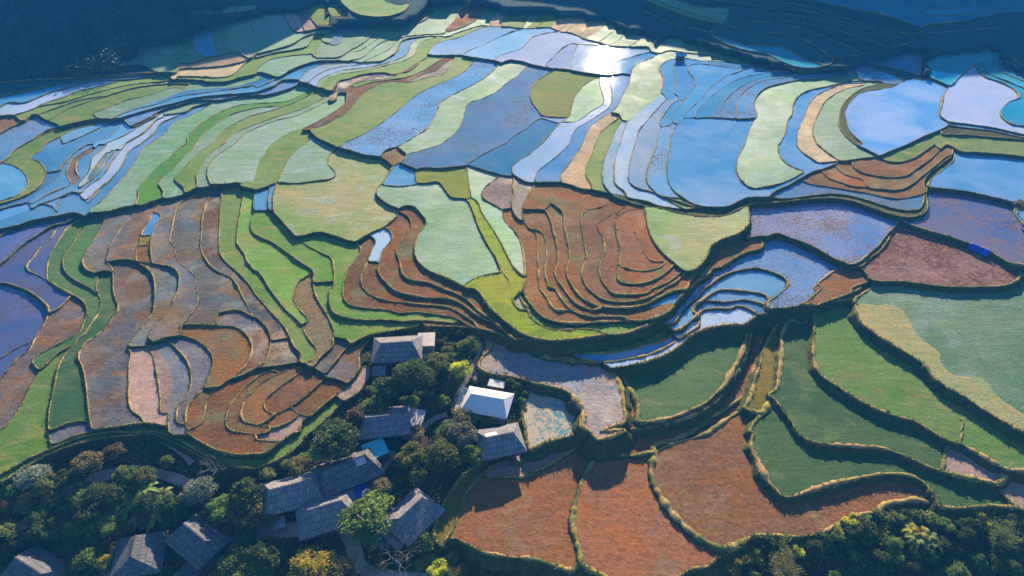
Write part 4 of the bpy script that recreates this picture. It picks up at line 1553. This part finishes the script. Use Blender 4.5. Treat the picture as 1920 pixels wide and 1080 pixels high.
# tarpaulin hung over the bank
A=at(np.array([[1822,456.],[1858,471.]]),np.full(2,LV[lab_at(1800,400)]+0.35)); z0=LV[lab_at(1750,480)]
d=A[1]-A[0]; d/=np.linalg.norm(d); nrm=np.array([d[1],-d[0],0]); nrm=nrm if nrm[1]<0 else -nrm
v=[];n=16;m_=7
for i in range(n+1):
    for j in range(m_+1):
        s=j/m_; q=A[0]+(A[1]-A[0])*i/n+nrm*(0.15+1.5*s**0.7); q[2]=A[0][2]+0.25-max(0,s-0.12)*(A[0][2]-z0+0.1)+0.07*math.sin(i*2.1+j)+0.05*rng.randn(); v.append(q)
f=[(i*(m_+1)+j,(i+1)*(m_+1)+j,(i+1)*(m_+1)+j+1,i*(m_+1)+j+1) for i in range(n) for j in range(m_)]
c=np.mean(v,0); o=link('tarpaulin',newmesh('tarpaulin',[q-c for q in v],f,[M['tarp']],smooth=True),loc=tuple(c)); o['label']='bright blue tarpaulin hung over the grassy bank beside the stubble pond'; o['category']='tarpaulin'
mod=o.modifiers.new('thickness','SOLIDIFY'); mod.thickness=0.03
# loose things in the village yards
def barrel(px,py,mat,label):
    p=below(px,py,0.5); m=MB().tube([(0,0,0),(0,0,.1),(0,0,.5),(0,0,.9),(0,0,1.0)],[.40,.44,.48,.44,.36],14); t=thing('water_barrel',label,'barrel',p,0,'barrels in the shaded yard')
    link('body',m.mesh('body',M[mat],True),t); link('lid',MB().tube([(0,0,1.0),(0,0,1.07)],.40,14).mesh('lid',M[mat]),t)
barrel(464,1029,'white','pale round water barrel in the dark yard'); barrel(475,1037,'tarp','blue round water barrel in the dark yard')
p=below(963,742,0.6); t=thing('crate_heap','yellow crate','crate',p,0.2); t['label']='yellow plastic crate standing beside the white roofed house'; t.name='plastic_crate'
link('side_wall',MB().box(-.9,.9,-.6,-.52,0,.6).box(-.9,.9,.52,.6,0,.6).box(-.9,-.82,-.52,.52,0,.6).box(.82,.9,-.52,.52,0,.6).mesh('side_wall',M['yellow']),t); link('bottom',MB().box(-.82,.82,-.52,.52,0.02,.1).mesh('bottom',M['yellow']),t)
p=below(966,748,0.4)
v=[];
for i in range(9):
    for j in range(7): v.append((i*.4-1.6,j*.35-1.05,0.25+0.35*math.exp(-((i-4)**2+(j-3)**2)/7)+0.1*rng.rand()))
o=link('folded_tarp',newmesh('folded_tarp',v,[(i*7+j,(i+1)*7+j,(i+1)*7+j+1,i*7+j+1) for i in range(8) for j in range(6)],[M['tarp']]),loc=tuple(p)); o['label']='crumpled blue plastic sheet on the ground below the yellow crate'; o['category']='plastic sheet'; o.modifiers.new('t','SOLIDIFY').thickness=.05
P=below(732,1012,0.3)
for k in range(3):
    m=MB().tube([(-1.5,0,0.4),(1.5,0.12*k,0.5)],0.09,8); o=link('bamboo_pole',m.mesh('bamboo_pole',M['bamboo'],True),loc=(P[0],P[1]+k*.35,P[2]+0.25),rz=-0.25+0.12*k); o['label']='cut yellow bamboo pole lying below the rounded house'; o['category']='bamboo pole'; o['group']='bamboo poles lying together'
# lanes and footpaths
def lane(pts,wid,name='footpath'):
    c=catmull(np.array(pts,float),6); z=gz(c[:,0],c[:,1]); q=at(c,z); t=np.gradient(q[:,:2],axis=0); t/=np.maximum(np.linalg.norm(t,axis=1,keepdims=True),1e-6); nr=np.stack([-t[:,1],t[:,0]],1)
    n=len(q); w=wid*(1+0.12*gsm(rng.randn(n),2)*1.5); V=[];offs=(-.5,-.25,0,.25,.5)
    for o_ in offs:
        xy=q[:,:2]+nr*(w*o_)[:,None]; pz=np.array([zat(x,y) for x,y in xy]); pz=np.where(np.abs(pz-q[:,2])<1.2,pz,q[:,2]); V.append(np.column_stack([xy,pz+0.12]))
    i=np.arange(n-1); f=np.vstack([np.stack([i+r*n,i+1+r*n,i+1+(r+1)*n,i+(r+1)*n],1)[:,::-1] for r in range(4)])
    link(name,newmesh(name,np.vstack(V),f,[M['path']],smooth=True),kind='structure'); LANES.append(q[:,:2])
LANES=[]
lane([(480,1000),(540,993),(600,992),(636,984),(662,978)],3.2,'lane')
lane([(636,986),(650,1002),(664,1030),(672,1055),(690,1072),(730,1082),(800,1090)],2.8,'lane')
lane([(690,935),(700,905),(722,870),(740,848)],1.8)
lane([(780,825),(795,800),(815,785),(838,777)],1.6)
lane([(908,628),(900,655),(888,685),(880,705),(862,735),(850,765)],1.3)
lane([(-60,1010),(0,1000),(35,990),(62,975)],2.4,'lane')
lane([(160,908),(185,896),(225,886),(270,884),(310,892),(350,905),(385,915)],2.4,'lane')
lane([(0,893),(40,872),(80,858),(130,840),(190,826),(240,819),(285,819),(320,834),(345,852),(360,870)],1.3)
lane([(960,856),(915,868),(880,890),(850,920),(832,950),(818,985),(818,1005),(832,1022),(850,1035)],1.5)
lane([(858,1018),(872,1036),(885,1055),(905,1085)],1.5)
lane([(1345,1028),(1330,1045),(1318,1060)],1.0)
# ------------------------------------------------------------------ plants
def crown(nc,rx,rz,leaf,n,seed,aspect=.8,flat=.6,lob=0.42):
    r=np.random.RandomState(seed); C=r.randn(nc,3); C/=np.linalg.norm(C,axis=1,keepdims=True); C[:,2]=np.abs(C[:,2])*1.15-0.28
    C*=(0.50+0.42*r.rand(nc)**0.6)[:,None]; C*=[rx,rx,rz]; R=(lob*(0.6+0.7*r.rand(nc)))*rx
    k=r.randint(0,nc,n); D=r.randn(n,3); D/=np.linalg.norm(D,axis=1,keepdims=True); D[:,2]=np.abs(D[:,2])*0.9-0.15
    P=C[k]+D*(R[k]*(0.55+0.5*r.rand(n)))[:,None]*[1,1,.8]
    v,f=leaf_quads(P,leaf,aspect,flat,r); tone=np.clip(r.rand(nc)[k]*0.7+0.3*r.rand(n),0,1)
    return v,f,np.repeat(tone,4),C
def trunk_mesh(h,r0,C,base,mat,seed):
    r=np.random.RandomState(seed); m=MB(); top=np.array([0.1*h*r.randn()*.4,0.1*h*r.randn()*.4,base])
    m.tube([(0,0,-0.8),(0,0,0),top*.5,top],[r0*1.35,r0*1.15,r0*.9,r0*.7],7)
    for c in C[::3]:
        e=np.array([c[0]*.85,c[1]*.85,base+c[2]*.9+0.3*h]) ; mid=(top+e)/2+np.array([0,0,.05*h]); m.tube([top*.9,mid,e],[r0*.5,r0*.3,r0*.1],5)
    return m.mesh('trunk',mat)
VAR=[]
for s in range(5):
    rx=3.0+0.5*(s%3); rz=2.6+0.45*(s%2); v,f,t_,C=crown(20+3*s,rx,rz,0.30,3000,40+s)
    h=6.5; v=v+[0,0,h-rz*0.75]; tr=trunk_mesh(h,0.2,C,h*0.42,M['bark'],s)
    VAR.append((v,f,t_,tr,h+rz*.2))
SHR=[]
for s in range(3):
    v,f,t_,C=crown(10+2*s,1.3,1.0,0.22,800,80+s); v=v+[0,0,0.75]; m=MB()
    for k in range(4): m.tube([(0,0,-.3),(C[k][0]*.5,C[k][1]*.5,.5),(C[k][0]*.8,C[k][1]*.8,.9+C[k][2]*.5)],[.06,.04,.02],5)
    SHR.append((v,f,t_,m.mesh('stem',M['bark'])))
CACHE={}
def crown_me(kind,i,mat,nm):
    k=(kind,i,mat)
    if k not in CACHE:
        v,f,t_=(VAR if kind=='tree' else SHR)[i][:3]; me=newmesh(nm,v,f,[M[mat]]); set_tone(me,t_); CACHE[k]=me
    return CACHE[k]
TREES=[]
def tree(px,py,size,mat,label,group=None,var=None,name='broadleaf_tree',wide=1.0):
    i=rng.randint(5) if var is None else var; h=size; p=below(px,py,h*0.72); s=h/8.6
    t=thing(name,label,'tree',p,rng.rand()*6.28,group); t.scale=(s*wide,s*wide,s)
    link('trunk',VAR[i][3],t); c=link('crown',crown_me('tree',i,mat,'crown'),t); TREES.append((p[0],p[1],3.2*s*wide)); return t
def shrub(px,py,size,mat,label,group=None,name='shrub'):
    i=rng.randint(3); p=below(px,py,size*0.45); s=size/2.0
    t=thing(name,label,'shrub',p,rng.rand()*6.28,group); t.scale=(s,s,s)
    link('stem',SHR[i][3],t); link('foliage',crown_me('shrub',i,mat,'foliage'),t); TREES.append((p[0],p[1],1.2*s)); return t
def bare(px,py,size,label,lean=0.2,seed=0,mat='palebark'):
    r=np.random.RandomState(seed); p=below(px,py,size*.5); t=thing('bare_tree',label,'tree',p,r.rand()*6); m=MB(); tips=[]
    m.tube([(0,0,-.5),(0,0,size*.12),(lean,0,size*.3)],[.26,.2,.16],7)
    def grow(mm,b,d,l,rr,dep):
        e=b+d*l; mid=(b+e)/2+r.randn(3)*l*.06; mm.tube([b,mid,e],[rr,rr*.75,rr*.5],5)
        if dep>0:
            for _ in range(3 if dep>1 else 3):
                q=d+r.randn(3)*.55; q[2]=q[2]*.7+.18; q/=np.linalg.norm(q); grow(mm,e,q,l*(.62+.2*r.rand()),rr*.5,dep-1)
    for k in range(6):
        a=k*1.05+r.rand(); d=np.array([math.cos(a),math.sin(a),.8+.5*r.rand()]); d/=np.linalg.norm(d); mm=MB(); grow(mm,np.array([lean,0,size*.28]),d,size*.27,.11,3); link('branch',mm.mesh('branch',M[mat]),t)
    link('trunk',m.mesh('trunk',M[mat]),t); TREES.append((p[0],p[1],size*.3))
def bamboo(px,py,size,label,mat='leaf_olive',seed=0,group=None):
    r=np.random.RandomState(seed); p=below(px,py,size*.6); t=thing('bamboo_clump',label,'bamboo',p,r.rand()*6,group); P=[];tone=[];m=MB()
    for k in range(46):
        a=r.rand()*6.28; sp=(.15+.55*r.rand())*size*.5; h=size*(.65+.4*r.rand()); b=np.array([math.cos(a),math.sin(a),0])
        pts=[b*.5*r.rand()]
        for u in (.3,.6,.85,1.0): pts.append(b*(sp*u**1.8)+np.array([0,0,h*(u-.18*u**4)]))
        m.tube(pts,[.06,.055,.045,.03,.015],5)
        n=90; u=.22+.78*r.rand(n); Q=np.stack([np.interp(u,[0,.3,.6,.85,1],[q[i] for q in pts]) for i in range(3)],1)+r.randn(n,3)*[.42,.42,.3]*size/9; P.append(Q); tone.append(np.full(n,r.rand())*.6+.4*r.rand(n))
    P=np.vstack(P); v,f=leaf_quads(P,0.34,.28,1.2,r); me=newmesh('foliage',v,f,[M[mat]]); set_tone(me,np.repeat(np.concatenate(tone),4))
    link('culm',m.mesh('culm',M['bamboo']),t); link('foliage',me,t); TREES.append((p[0],p[1],size*.3))
def banana_mesh(seed):
    r=np.random.RandomState(seed); v=[];f=[]
    for k in range(9):
        a=k*2.4+r.rand()*.5; L=2.0+1.0*r.rand(); up=.9+.7*r.rand(); n=8; d=np.array([math.cos(a),math.sin(a),0]); s=np.array([-d[1],d[0],0]); o=len(v)
        for i in range(n+1):
            u=i/n; c=d*(L*u)+np.array([0,0,2.4+up*u*1.6-2.0*u*u*L*.5]); w=.36*math.sin(math.pi*min(1,u*.93+.07))**.6+.02
            v+= [c-s*w+np.array([0,0,.08]),c,c+s*w+np.array([0,0,.08])]
        for i in range(n):
            for j in (0,1): f.append((o+i*3+j,o+(i+1)*3+j,o+(i+1)*3+j+1,o+i*3+j+1))
    return v,f
BAN=[banana_mesh(s) for s in range(3)]
BANM={}
def banana(px,py,size,label,group,mat='leaf_mid'):
    i=rng.randint(3); p=below(px,py,size*.7); t=thing('banana_plant',label,'banana plant',p,rng.rand()*6,group); t.scale=(size/3.6,)*3
    if (i,mat) not in BANM:
        me=newmesh('leaf',BAN[i][0],BAN[i][1],[M[mat]],smooth=True); set_tone(me,np.repeat(rng.rand(9),27)*.6+.4); BANM[(i,mat)]=me
    link('stem',MB().tube([(0,0,-.4),(0,0,1.2),(0,0,2.5)],[.17,.14,.08],7).mesh('stem',M['leaf_mid']),t); link('leaf',BANM[(i,mat)],t); TREES.append((p[0],p[1],1.2))
# --- named, one by one
tree(690,958,10.5,'leaf_mid','large spreading mid green tree between the blue tarp shed and the rounded house',var=2,wide=1.15)
tree(868,806,8.5,'leaf_pale','silvery pale green tree right of the small garden plot',var=1)
tree(622,800,11,'leaf_dark','big dark tree between the mud track and the grey roof',var=3,wide=1.2)
tree(665,770,7,'leaf_rust','reddish brown crowned tree on the upper left of the grey roof',var=0)
tree(770,690,10,'leaf_dark','tall dark tree in front of the topmost house roof',var=4,wide=1.1)
tree(822,672,7.5,'leaf_mid','rounded green tree on the right of the topmost house, in sun',var=1)
tree(862,683,5.5,'leaf_yellow','bright yellow green bush tree by the footpath under the garden plot',var=2)
tree(722,718,8.5,'leaf_dark','dark tree with sunlit top left of the shaded garden',var=0,wide=1.1)
tree(700,752,6.5,'leaf_mid','small green tree above the ridge of the grey roofed house',var=2)
tree(768,846,8.5,'leaf_mid','bright green tree directly below the bend of the stone path',var=1)
tree(830,845,8.5,'leaf_mid','broad green tree below the little garden plot',var=4,wide=1.1)
tree(895,843,6.5,'leaf_mid','green tree touching the left eave of the house by the brown fields',var=3)
tree(775,806,5.0,'leaf_rust','brownish bush tree below the ruined shed',var=1,wide=1.3)
tree(866,775,5.5,'leaf_rust','rust tinged tree below the white metal roof',var=2,wide=1.2)
tree(912,786,4.5,'leaf_mid','low green tree between the white roof and the grey hipped roof',var=0)
tree(598,842,7.0,'leaf_mid','green tree between the mud track and the longest house',var=0)
tree(548,868,5.0,'leaf_olive','olive tree above the split roof house',var=2)
tree(718,905,5.5,'leaf_olive','olive green small tree on the right side of the stone footpath',var=1)
tree(575,1046,10.0,'leaf_yellow','brilliant yellow green tree at the bottom edge left of the lane',var=3,wide=1.15)
bamboo(648,1062,9,'golden olive bamboo clump between the yellow tree and the lane',seed=1)
bamboo(1478,1062,11,'big olive bamboo clump at the bottom edge under the brown field corner',seed=2)
bamboo(1888,1000,10,'feathery green bamboo clump on the right edge of the shaded ravine',mat='leaf_mid',seed=3)
bamboo(448,908,6,'pale weeping bamboo clump beside the bare tree',mat='leaf_pale',seed=5) if False else None
tree(368,905,6.5,'leaf_pale','pale grey green weeping tree above the bluish lane',var=4,wide=1.25)
bare(745,1042,9,'leafless grey tree at the bottom beside the lane bend',seed=4)
bare(400,872,6.5,'leafless pale tree below the lowest brown terrace',seed=6)
tree(455,910,9,'leaf_dark','tall dark tree between the bare tree and the split roof house',var=3)
tree(412,942,7.5,'leaf_mid','sunlit green tree above the dark house roof',var=1)
tree(465,945,7.5,'leaf_olive','olive tree with dry crown left of the porch roof',var=2)
tree(500,968,6,'leaf_rust','rust brown bush tree below the porch of the split roof house',var=0,wide=1.2)
tree(210,843,5.5,'leaf_olive','ochre olive tree nearest the top bend of the path',var=0,wide=1.2)
tree(160,860,7,'leaf_olive','olive tree left of the ochre tree along the lower path',var=1,wide=1.2)
tree(150,925,6.5,'leaf_mid','mid green tree right above the end of the shaded lane',var=2)
tree(56,890,6.5,'leaf_pale','grey blue tree at the lower path, nearest the left edge',var=4,wide=1.2)
tree(192,1045,5.5,'leaf_yellow','orange yellow topped bush tree left of the patched roof',var=0)
tree(205,1075,5,'leaf_pale','grey pink twiggy bush at the bottom edge below the patched roof',var=2)
tree(330,1078,4.5,'leaf_pale','pale flowering bush at the bottom edge under the dark house',var=3)
tree(820,1058,5.5,'leaf_yellow','bright yellow green bush at the bottom right of the bare tree',var=1)
tree(862,1066,4.0,'leaf_yellow','small orange green bush where the footpath leaves the brown field',var=4)
tree(800,1000,5,'leaf_mid','lush green bushy tree right below the rounded house',var=2,wide=1.35)
tree(772,1008,4.5,'leaf_mid','lush green shrub tree left of the footpath bend, under the rounded roof',var=4,wide=1.2)
tree(1890,468,6,'leaf_olive','round olive bush tree at the right edge between two ponds',var=1,wide=1.2) if False else None
p=below(1915,386,3); 
tree(1916,388,6,'leaf_olive','round olive tree at the right edge between two blue ponds',var=1,wide=1.2)
for k,(x,y) in enumerate(((270,915),(255,935),(240,950),(262,962),(285,940),(290,965),(225,940),(300,925))): banana(x,y,4.6,'banana plant in the dark clump left of the shaded lane','banana plants in the dark grove','leaf_mid')
banana(208,1056,4,'spiky pale banana plant beside the orange topped bush',None,'leaf_pale')
for k,(x,y) in enumerate(((1712,990),(1728,997),(1742,1004),(1750,1015),(1722,1008))): banana(x,y,3.6,'light green banana plant below the small brown field','banana plants below the small brown field','leaf_yellow' if k<2 else 'leaf_mid')
# --- groves whose trees nothing tells apart
def inpoly(x,y,P):
    c=False; n=len(P)
    for i in range(n):
        x1,y1=P[i];x2,y2=P[i-1]
        if (y1>y)!=(y2>y) and x<(x2-x1)*(y-y1)/(y2-y1)+x1: c=not c
    return c
LP=np.vstack(LANES)
def free(p,r,gap=.8):
    for (x,y,rz,a,b) in FOOT:
        dx,dy=p[0]-x,p[1]-y; u=dx*math.cos(rz)+dy*math.sin(rz); w=-dx*math.sin(rz)+dy*math.cos(rz)
        if abs(u)<a+r*.6 and -b-r*1.7<w<b+r*.5: return False
        if r>1.5 and x>-60 and abs(dx-0.14*dy)<max(a,b)*.9+r*.7 and 0<dy<max(a,b)+r+7.5: return False
    if (np.hypot(LP[:,0]-p[0],LP[:,1]-p[1])).min()<r*.55+.9: return False
    if r>1.2:
        ddy=LP[:,1]-p[1]
        if ((np.abs(LP[:,0]-p[0])<r+.3)&(ddy>-.5)&(ddy<r*2.3)).any() and rng.rand()<.9: return False
    return all(math.hypot(p[0]-x,p[1]-y)>(r+q)*gap for x,y,q in TREES)
def grove(P,n,mats,lo,hi,label,group,kind='tree',gap=.62):
    xs=[q[0] for q in P];ys=[q[1] for q in P]; c=0
    for _ in range(n*40):
        if c>=n: break
        x=rng.uniform(min(xs),max(xs));y=rng.uniform(min(ys),max(ys))
        if not inpoly(x,y,P) or typ[int(lab_at(x,y))] not in 'V': continue
        s=rng.uniform(lo,hi); p=below(x,y,s*(.72 if kind=='tree' else .45)); q=proj(p)
        if typ[int(lab_at(*q))]!='V' : continue
        if not free(p,s*(.36 if kind=='tree' else .5),gap): continue
        (tree if kind=='tree' else shrub)(x,y,s,mats[rng.randint(len(mats))],label,group); c+=1
grove([(-40,910),(60,900),(230,850),(320,855),(350,890),(200,880),(150,905),(60,970),(-40,990)],40,['leaf_dark','leaf_mid','leaf_dark','leaf_olive'],4,7,'leafy tree in the belt between the lower path and the shaded lane','trees between the lower path and the shaded lane')
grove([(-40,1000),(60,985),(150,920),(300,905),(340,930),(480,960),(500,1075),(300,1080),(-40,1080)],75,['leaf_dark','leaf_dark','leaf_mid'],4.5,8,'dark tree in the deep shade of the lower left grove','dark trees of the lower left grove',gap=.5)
grove([(690,680),(880,640),(900,760),(860,800),(700,770)],20,['leaf_dark','leaf_mid'],3.5,6,'green tree in the shaded garden between the topmost house and the grey roof','garden trees in the shaded hollow')
grove([(730,810),(880,800),(920,860),(860,900),(700,960),(730,880)],20,['leaf_mid','leaf_dark','leaf_mid'],3.5,6.5,'green tree in the thicket above the rounded house','trees of the thicket above the rounded house')
grove([(480,870),(600,840),(640,820),(620,860),(560,890),(500,900)],9,['leaf_olive','leaf_mid'],3,5,'small tree on the slope beside the curved mud track','small trees beside the curved mud track')
grove([(690,990),(860,1020),(900,1085),(700,1085)],14,['leaf_dark','leaf_mid','leaf_olive'],3,5,'green tree between the lane and the footpath below the brown field','trees between the lane and the footpath')
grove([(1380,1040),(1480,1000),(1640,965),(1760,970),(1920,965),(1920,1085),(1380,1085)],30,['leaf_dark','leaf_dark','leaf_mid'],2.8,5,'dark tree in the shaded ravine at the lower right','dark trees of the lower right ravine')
grove([(1370,1035),(1480,1005),(1640,960),(1770,968),(1900,960),(1900,985),(1740,1000),(1600,1010),(1480,1030),(1370,1060)],60,['leaf_mid','leaf_mid','leaf_yellow','leaf_dark'],2.2,3.8,'sunlit shrub along the top of the ravine under the field edge','shrubs under the field edge above the ravine','shrub',.5)
grove([(860,1040),(1070,1065),(1200,1085),(860,1085)],26,['leaf_mid','leaf_dark'],1.6,3,'shrub below the lower rim of the brown field','shrubs below the lower rim of the brown field','shrub',.5)
grove([(880,690),(1000,715),(1080,760),(1090,820),(1000,850),(970,740),(890,720)],24,['leaf_mid','leaf_dark'],1.4,2.6,'shrub on the bank around the walled mud pond','shrubs around the walled mud pond','shrub',.5)
grove([(790,605),(905,620),(890,660),(800,640)],14,['leaf_mid','leaf_dark'],1.3,2.4,'shrub around the fenced vegetable plot','shrubs around the vegetable plot','shrub',.5)
M['forest']=mat_leaf('far_foliage_shade_tone',(0.012,0.04,0.03),(0.05,0.10,0.07),0.15)  # dark bluish leaf colour, the hill's shade put into the tone
# ground cover under the trees
def cover(name,sel,n,size,mat,k=7,spread=.6,h=.35):
    P=[]
    while len(P)<n:
        x=rng.uniform(-60,1980,400);y=rng.uniform(-60 if sel=='F' else 600,1130 if sel!='F' else 260,400); ok=np.array([typ[int(l)]==sel for l in lab_at(x,y)]); x=x[ok];y=y[ok]
        if sel=='F': x,y=x[x<430],y[x<430]
        if len(x)==0: continue
        q=at(np.stack([x,y],1),gz(x,y)+(0.1 if sel=='V' else 2.0))
        for p in q:
            if sel=='V' and ((np.hypot(LP[:,0]-p[0],LP[:,1]-p[1])).min()<1.3): continue
            P.append(p)
    P=np.array(P[:n]); s=(.5+rng.rand(n)); Q=np.repeat(P,k,0)+rng.randn(n*k,3)*[spread,spread,h]*np.repeat(s,k)[:,None]; v,f=leaf_quads(Q,size,.8,.7); me=newmesh(name,v,f,[mat]); set_tone(me,np.repeat(np.clip(np.repeat(rng.rand(n),k)*.7+.3*rng.rand(n*k),0,1),4)); link(name,me,kind='stuff')
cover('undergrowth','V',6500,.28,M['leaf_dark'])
cover('undergrowth','V',2500,.26,M['leaf_mid'])
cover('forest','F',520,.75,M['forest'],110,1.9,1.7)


# ------------------------------------------------------------------ far ridge that shades the head of the valley
SB=np.array(SHADE,float)
nj,ni=GG.shape
topP=at(GP[0],GG[0]); bx=gx
by=np.interp(bx,SB[:,0],SB[:,1]); bz=bil(GG,bx,np.clip(by,PY0,PY1)); bl=lab_at(bx,by); 
bz=np.array([LV[l] if l not in DR else z for l,z in zip(bl,bz)])
B=at(np.stack([bx,by],1),bz)
Dh=180.0; crest_=B+np.array([SUN[0],SUN[1],SUN[2]])/math.cos(SUN_EL)*Dh
crest=crest_.copy()
rowsV=[topP]
for t in (0.2,0.4,0.6,0.8,1.0):
    q=topP*(1-t)+crest*t; q[:,2]=topP[:,2]+(crest[:,2]-topP[:,2])*(t**0.9)
    if t<1: q[:,2]+=rng.randn(len(q))*0.8-1
    rowsV.append(q)
back=crest.copy(); back[:,1]+=150; back[:,2]-=60; rowsV.append(back)
V=np.vstack(rowsV); n=len(bx); idx=np.arange(n-1)
fa=np.vstack([np.stack([idx+r*n,idx+1+r*n,idx+1+(r+1)*n,idx+(r+1)*n],1) for r in range(len(rowsV)-1)])
V=V.reshape(len(rowsV),n,3); eL=V[:,:1]+[[[-260,60,-5]]]; eR=V[:,-1:]+[[[300,-60,12]]]; V=np.concatenate([eL,V,eR],1).reshape(-1,3); n+=2; idx=np.arange(n-1)
fa=np.vstack([np.stack([idx+r*n,idx+1+r*n,idx+1+(r+1)*n,idx+(r+1)*n],1) for r in range(len(rowsV)-1)])
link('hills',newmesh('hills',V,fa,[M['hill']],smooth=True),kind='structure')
# land beyond the surveyed ground: sides, foreground
def apron(name,P,dirv,zdrop):
    far_=P+np.array(dirv)*1.0; far_[:,2]=P[:,2]+zdrop
    V=np.vstack([P,far_]); n=len(P); i=np.arange(n-1); link(name,newmesh(name,V,np.stack([i,i+1,i+1+n,i+n],1),[M['hill']],smooth=True),kind='structure')
GW=at(GP,GG)
apron('hillside',GW[:,0],(-250,0,0),-25); apron('hillside',GW[:,-1],(250,0,0),20); apron('hillside',GW[-1],(0,-200,0),-30)
# ------------------------------------------------------------------ light
w=bpy.data.worlds.new('World'); sc.world=w; w.use_nodes=True; nt=w.node_tree; nt.nodes.clear()
def N(t,**k):
    q=nt.nodes.new(t)
    for a,b in k.items(): setattr(q,a,b)
    return q
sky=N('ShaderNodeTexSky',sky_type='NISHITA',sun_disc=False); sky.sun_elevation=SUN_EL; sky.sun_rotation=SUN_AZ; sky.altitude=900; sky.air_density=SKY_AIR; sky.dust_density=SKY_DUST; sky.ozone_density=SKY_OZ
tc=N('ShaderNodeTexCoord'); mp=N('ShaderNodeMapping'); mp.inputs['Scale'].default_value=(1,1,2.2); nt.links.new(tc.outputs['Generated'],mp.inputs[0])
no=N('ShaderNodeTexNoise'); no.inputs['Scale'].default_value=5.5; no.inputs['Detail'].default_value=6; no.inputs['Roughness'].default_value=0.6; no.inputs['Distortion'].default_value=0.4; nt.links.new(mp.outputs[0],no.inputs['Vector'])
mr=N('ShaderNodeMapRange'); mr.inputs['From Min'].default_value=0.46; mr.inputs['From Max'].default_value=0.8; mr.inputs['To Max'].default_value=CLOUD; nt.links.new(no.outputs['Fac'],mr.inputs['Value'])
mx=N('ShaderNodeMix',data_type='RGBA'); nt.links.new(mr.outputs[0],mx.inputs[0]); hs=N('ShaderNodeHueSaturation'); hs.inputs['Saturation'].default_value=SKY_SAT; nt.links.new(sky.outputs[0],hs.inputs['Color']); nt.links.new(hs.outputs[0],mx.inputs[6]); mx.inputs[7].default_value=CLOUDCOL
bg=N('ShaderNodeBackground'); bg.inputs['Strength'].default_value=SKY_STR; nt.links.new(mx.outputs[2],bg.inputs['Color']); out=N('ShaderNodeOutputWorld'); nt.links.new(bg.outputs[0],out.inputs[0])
ld=bpy.data.lights.new('sun','SUN'); ld.energy=SUN_STR; ld.angle=math.radians(0.5); ld.color=SUN_COL; lo=bpy.data.objects.new('sun',ld); COL.objects.link(lo)
lo.rotation_euler=Vector(-SUN).to_track_quat('-Z','Y').to_euler(); lo.location=(0,300,400)
if HAZE>0:
    bm=bmesh.new(); bmesh.ops.create_cube(bm,size=1.0); me=bpy.data.meshes.new('haze'); bm.to_mesh(me); bm.free()
    hz=link('haze',me,loc=(0,300,70),kind='stuff'); hz.scale=(1800,1500,300)
    m=bpy.data.materials.new('haze_air'); m.use_nodes=True; t=m.node_tree; t.nodes.clear(); o_=t.nodes.new('ShaderNodeOutputMaterial'); pv=t.nodes.new('ShaderNodeVolumePrincipled'); pv.inputs['Color'].default_value=HAZECOL; pv.inputs['Density'].default_value=HAZE; pv.inputs['Anisotropy'].default_value=0.0; t.links.new(pv.outputs[0],o_.inputs['Volume']); me.materials.append(m)
vs=sc.view_settings; sc.display_settings.display_device='sRGB'; vs.view_transform='Standard'; vs.look='None'; vs.gamma=1; vs.exposure=EXPO; vs.use_curve_mapping=False
sc.cycles.use_denoising=True; sc.cycles.max_bounces=6; sc.cycles.volume_bounces=0; sc.cycles.transparent_max_bounces=4; sc.cycles.caustics_reflective=False; sc.cycles.caustics_refractive=False
print('SCRIPT',round(time.time()-T0,1),'regions',NR,'objects',len(bpy.data.objects))
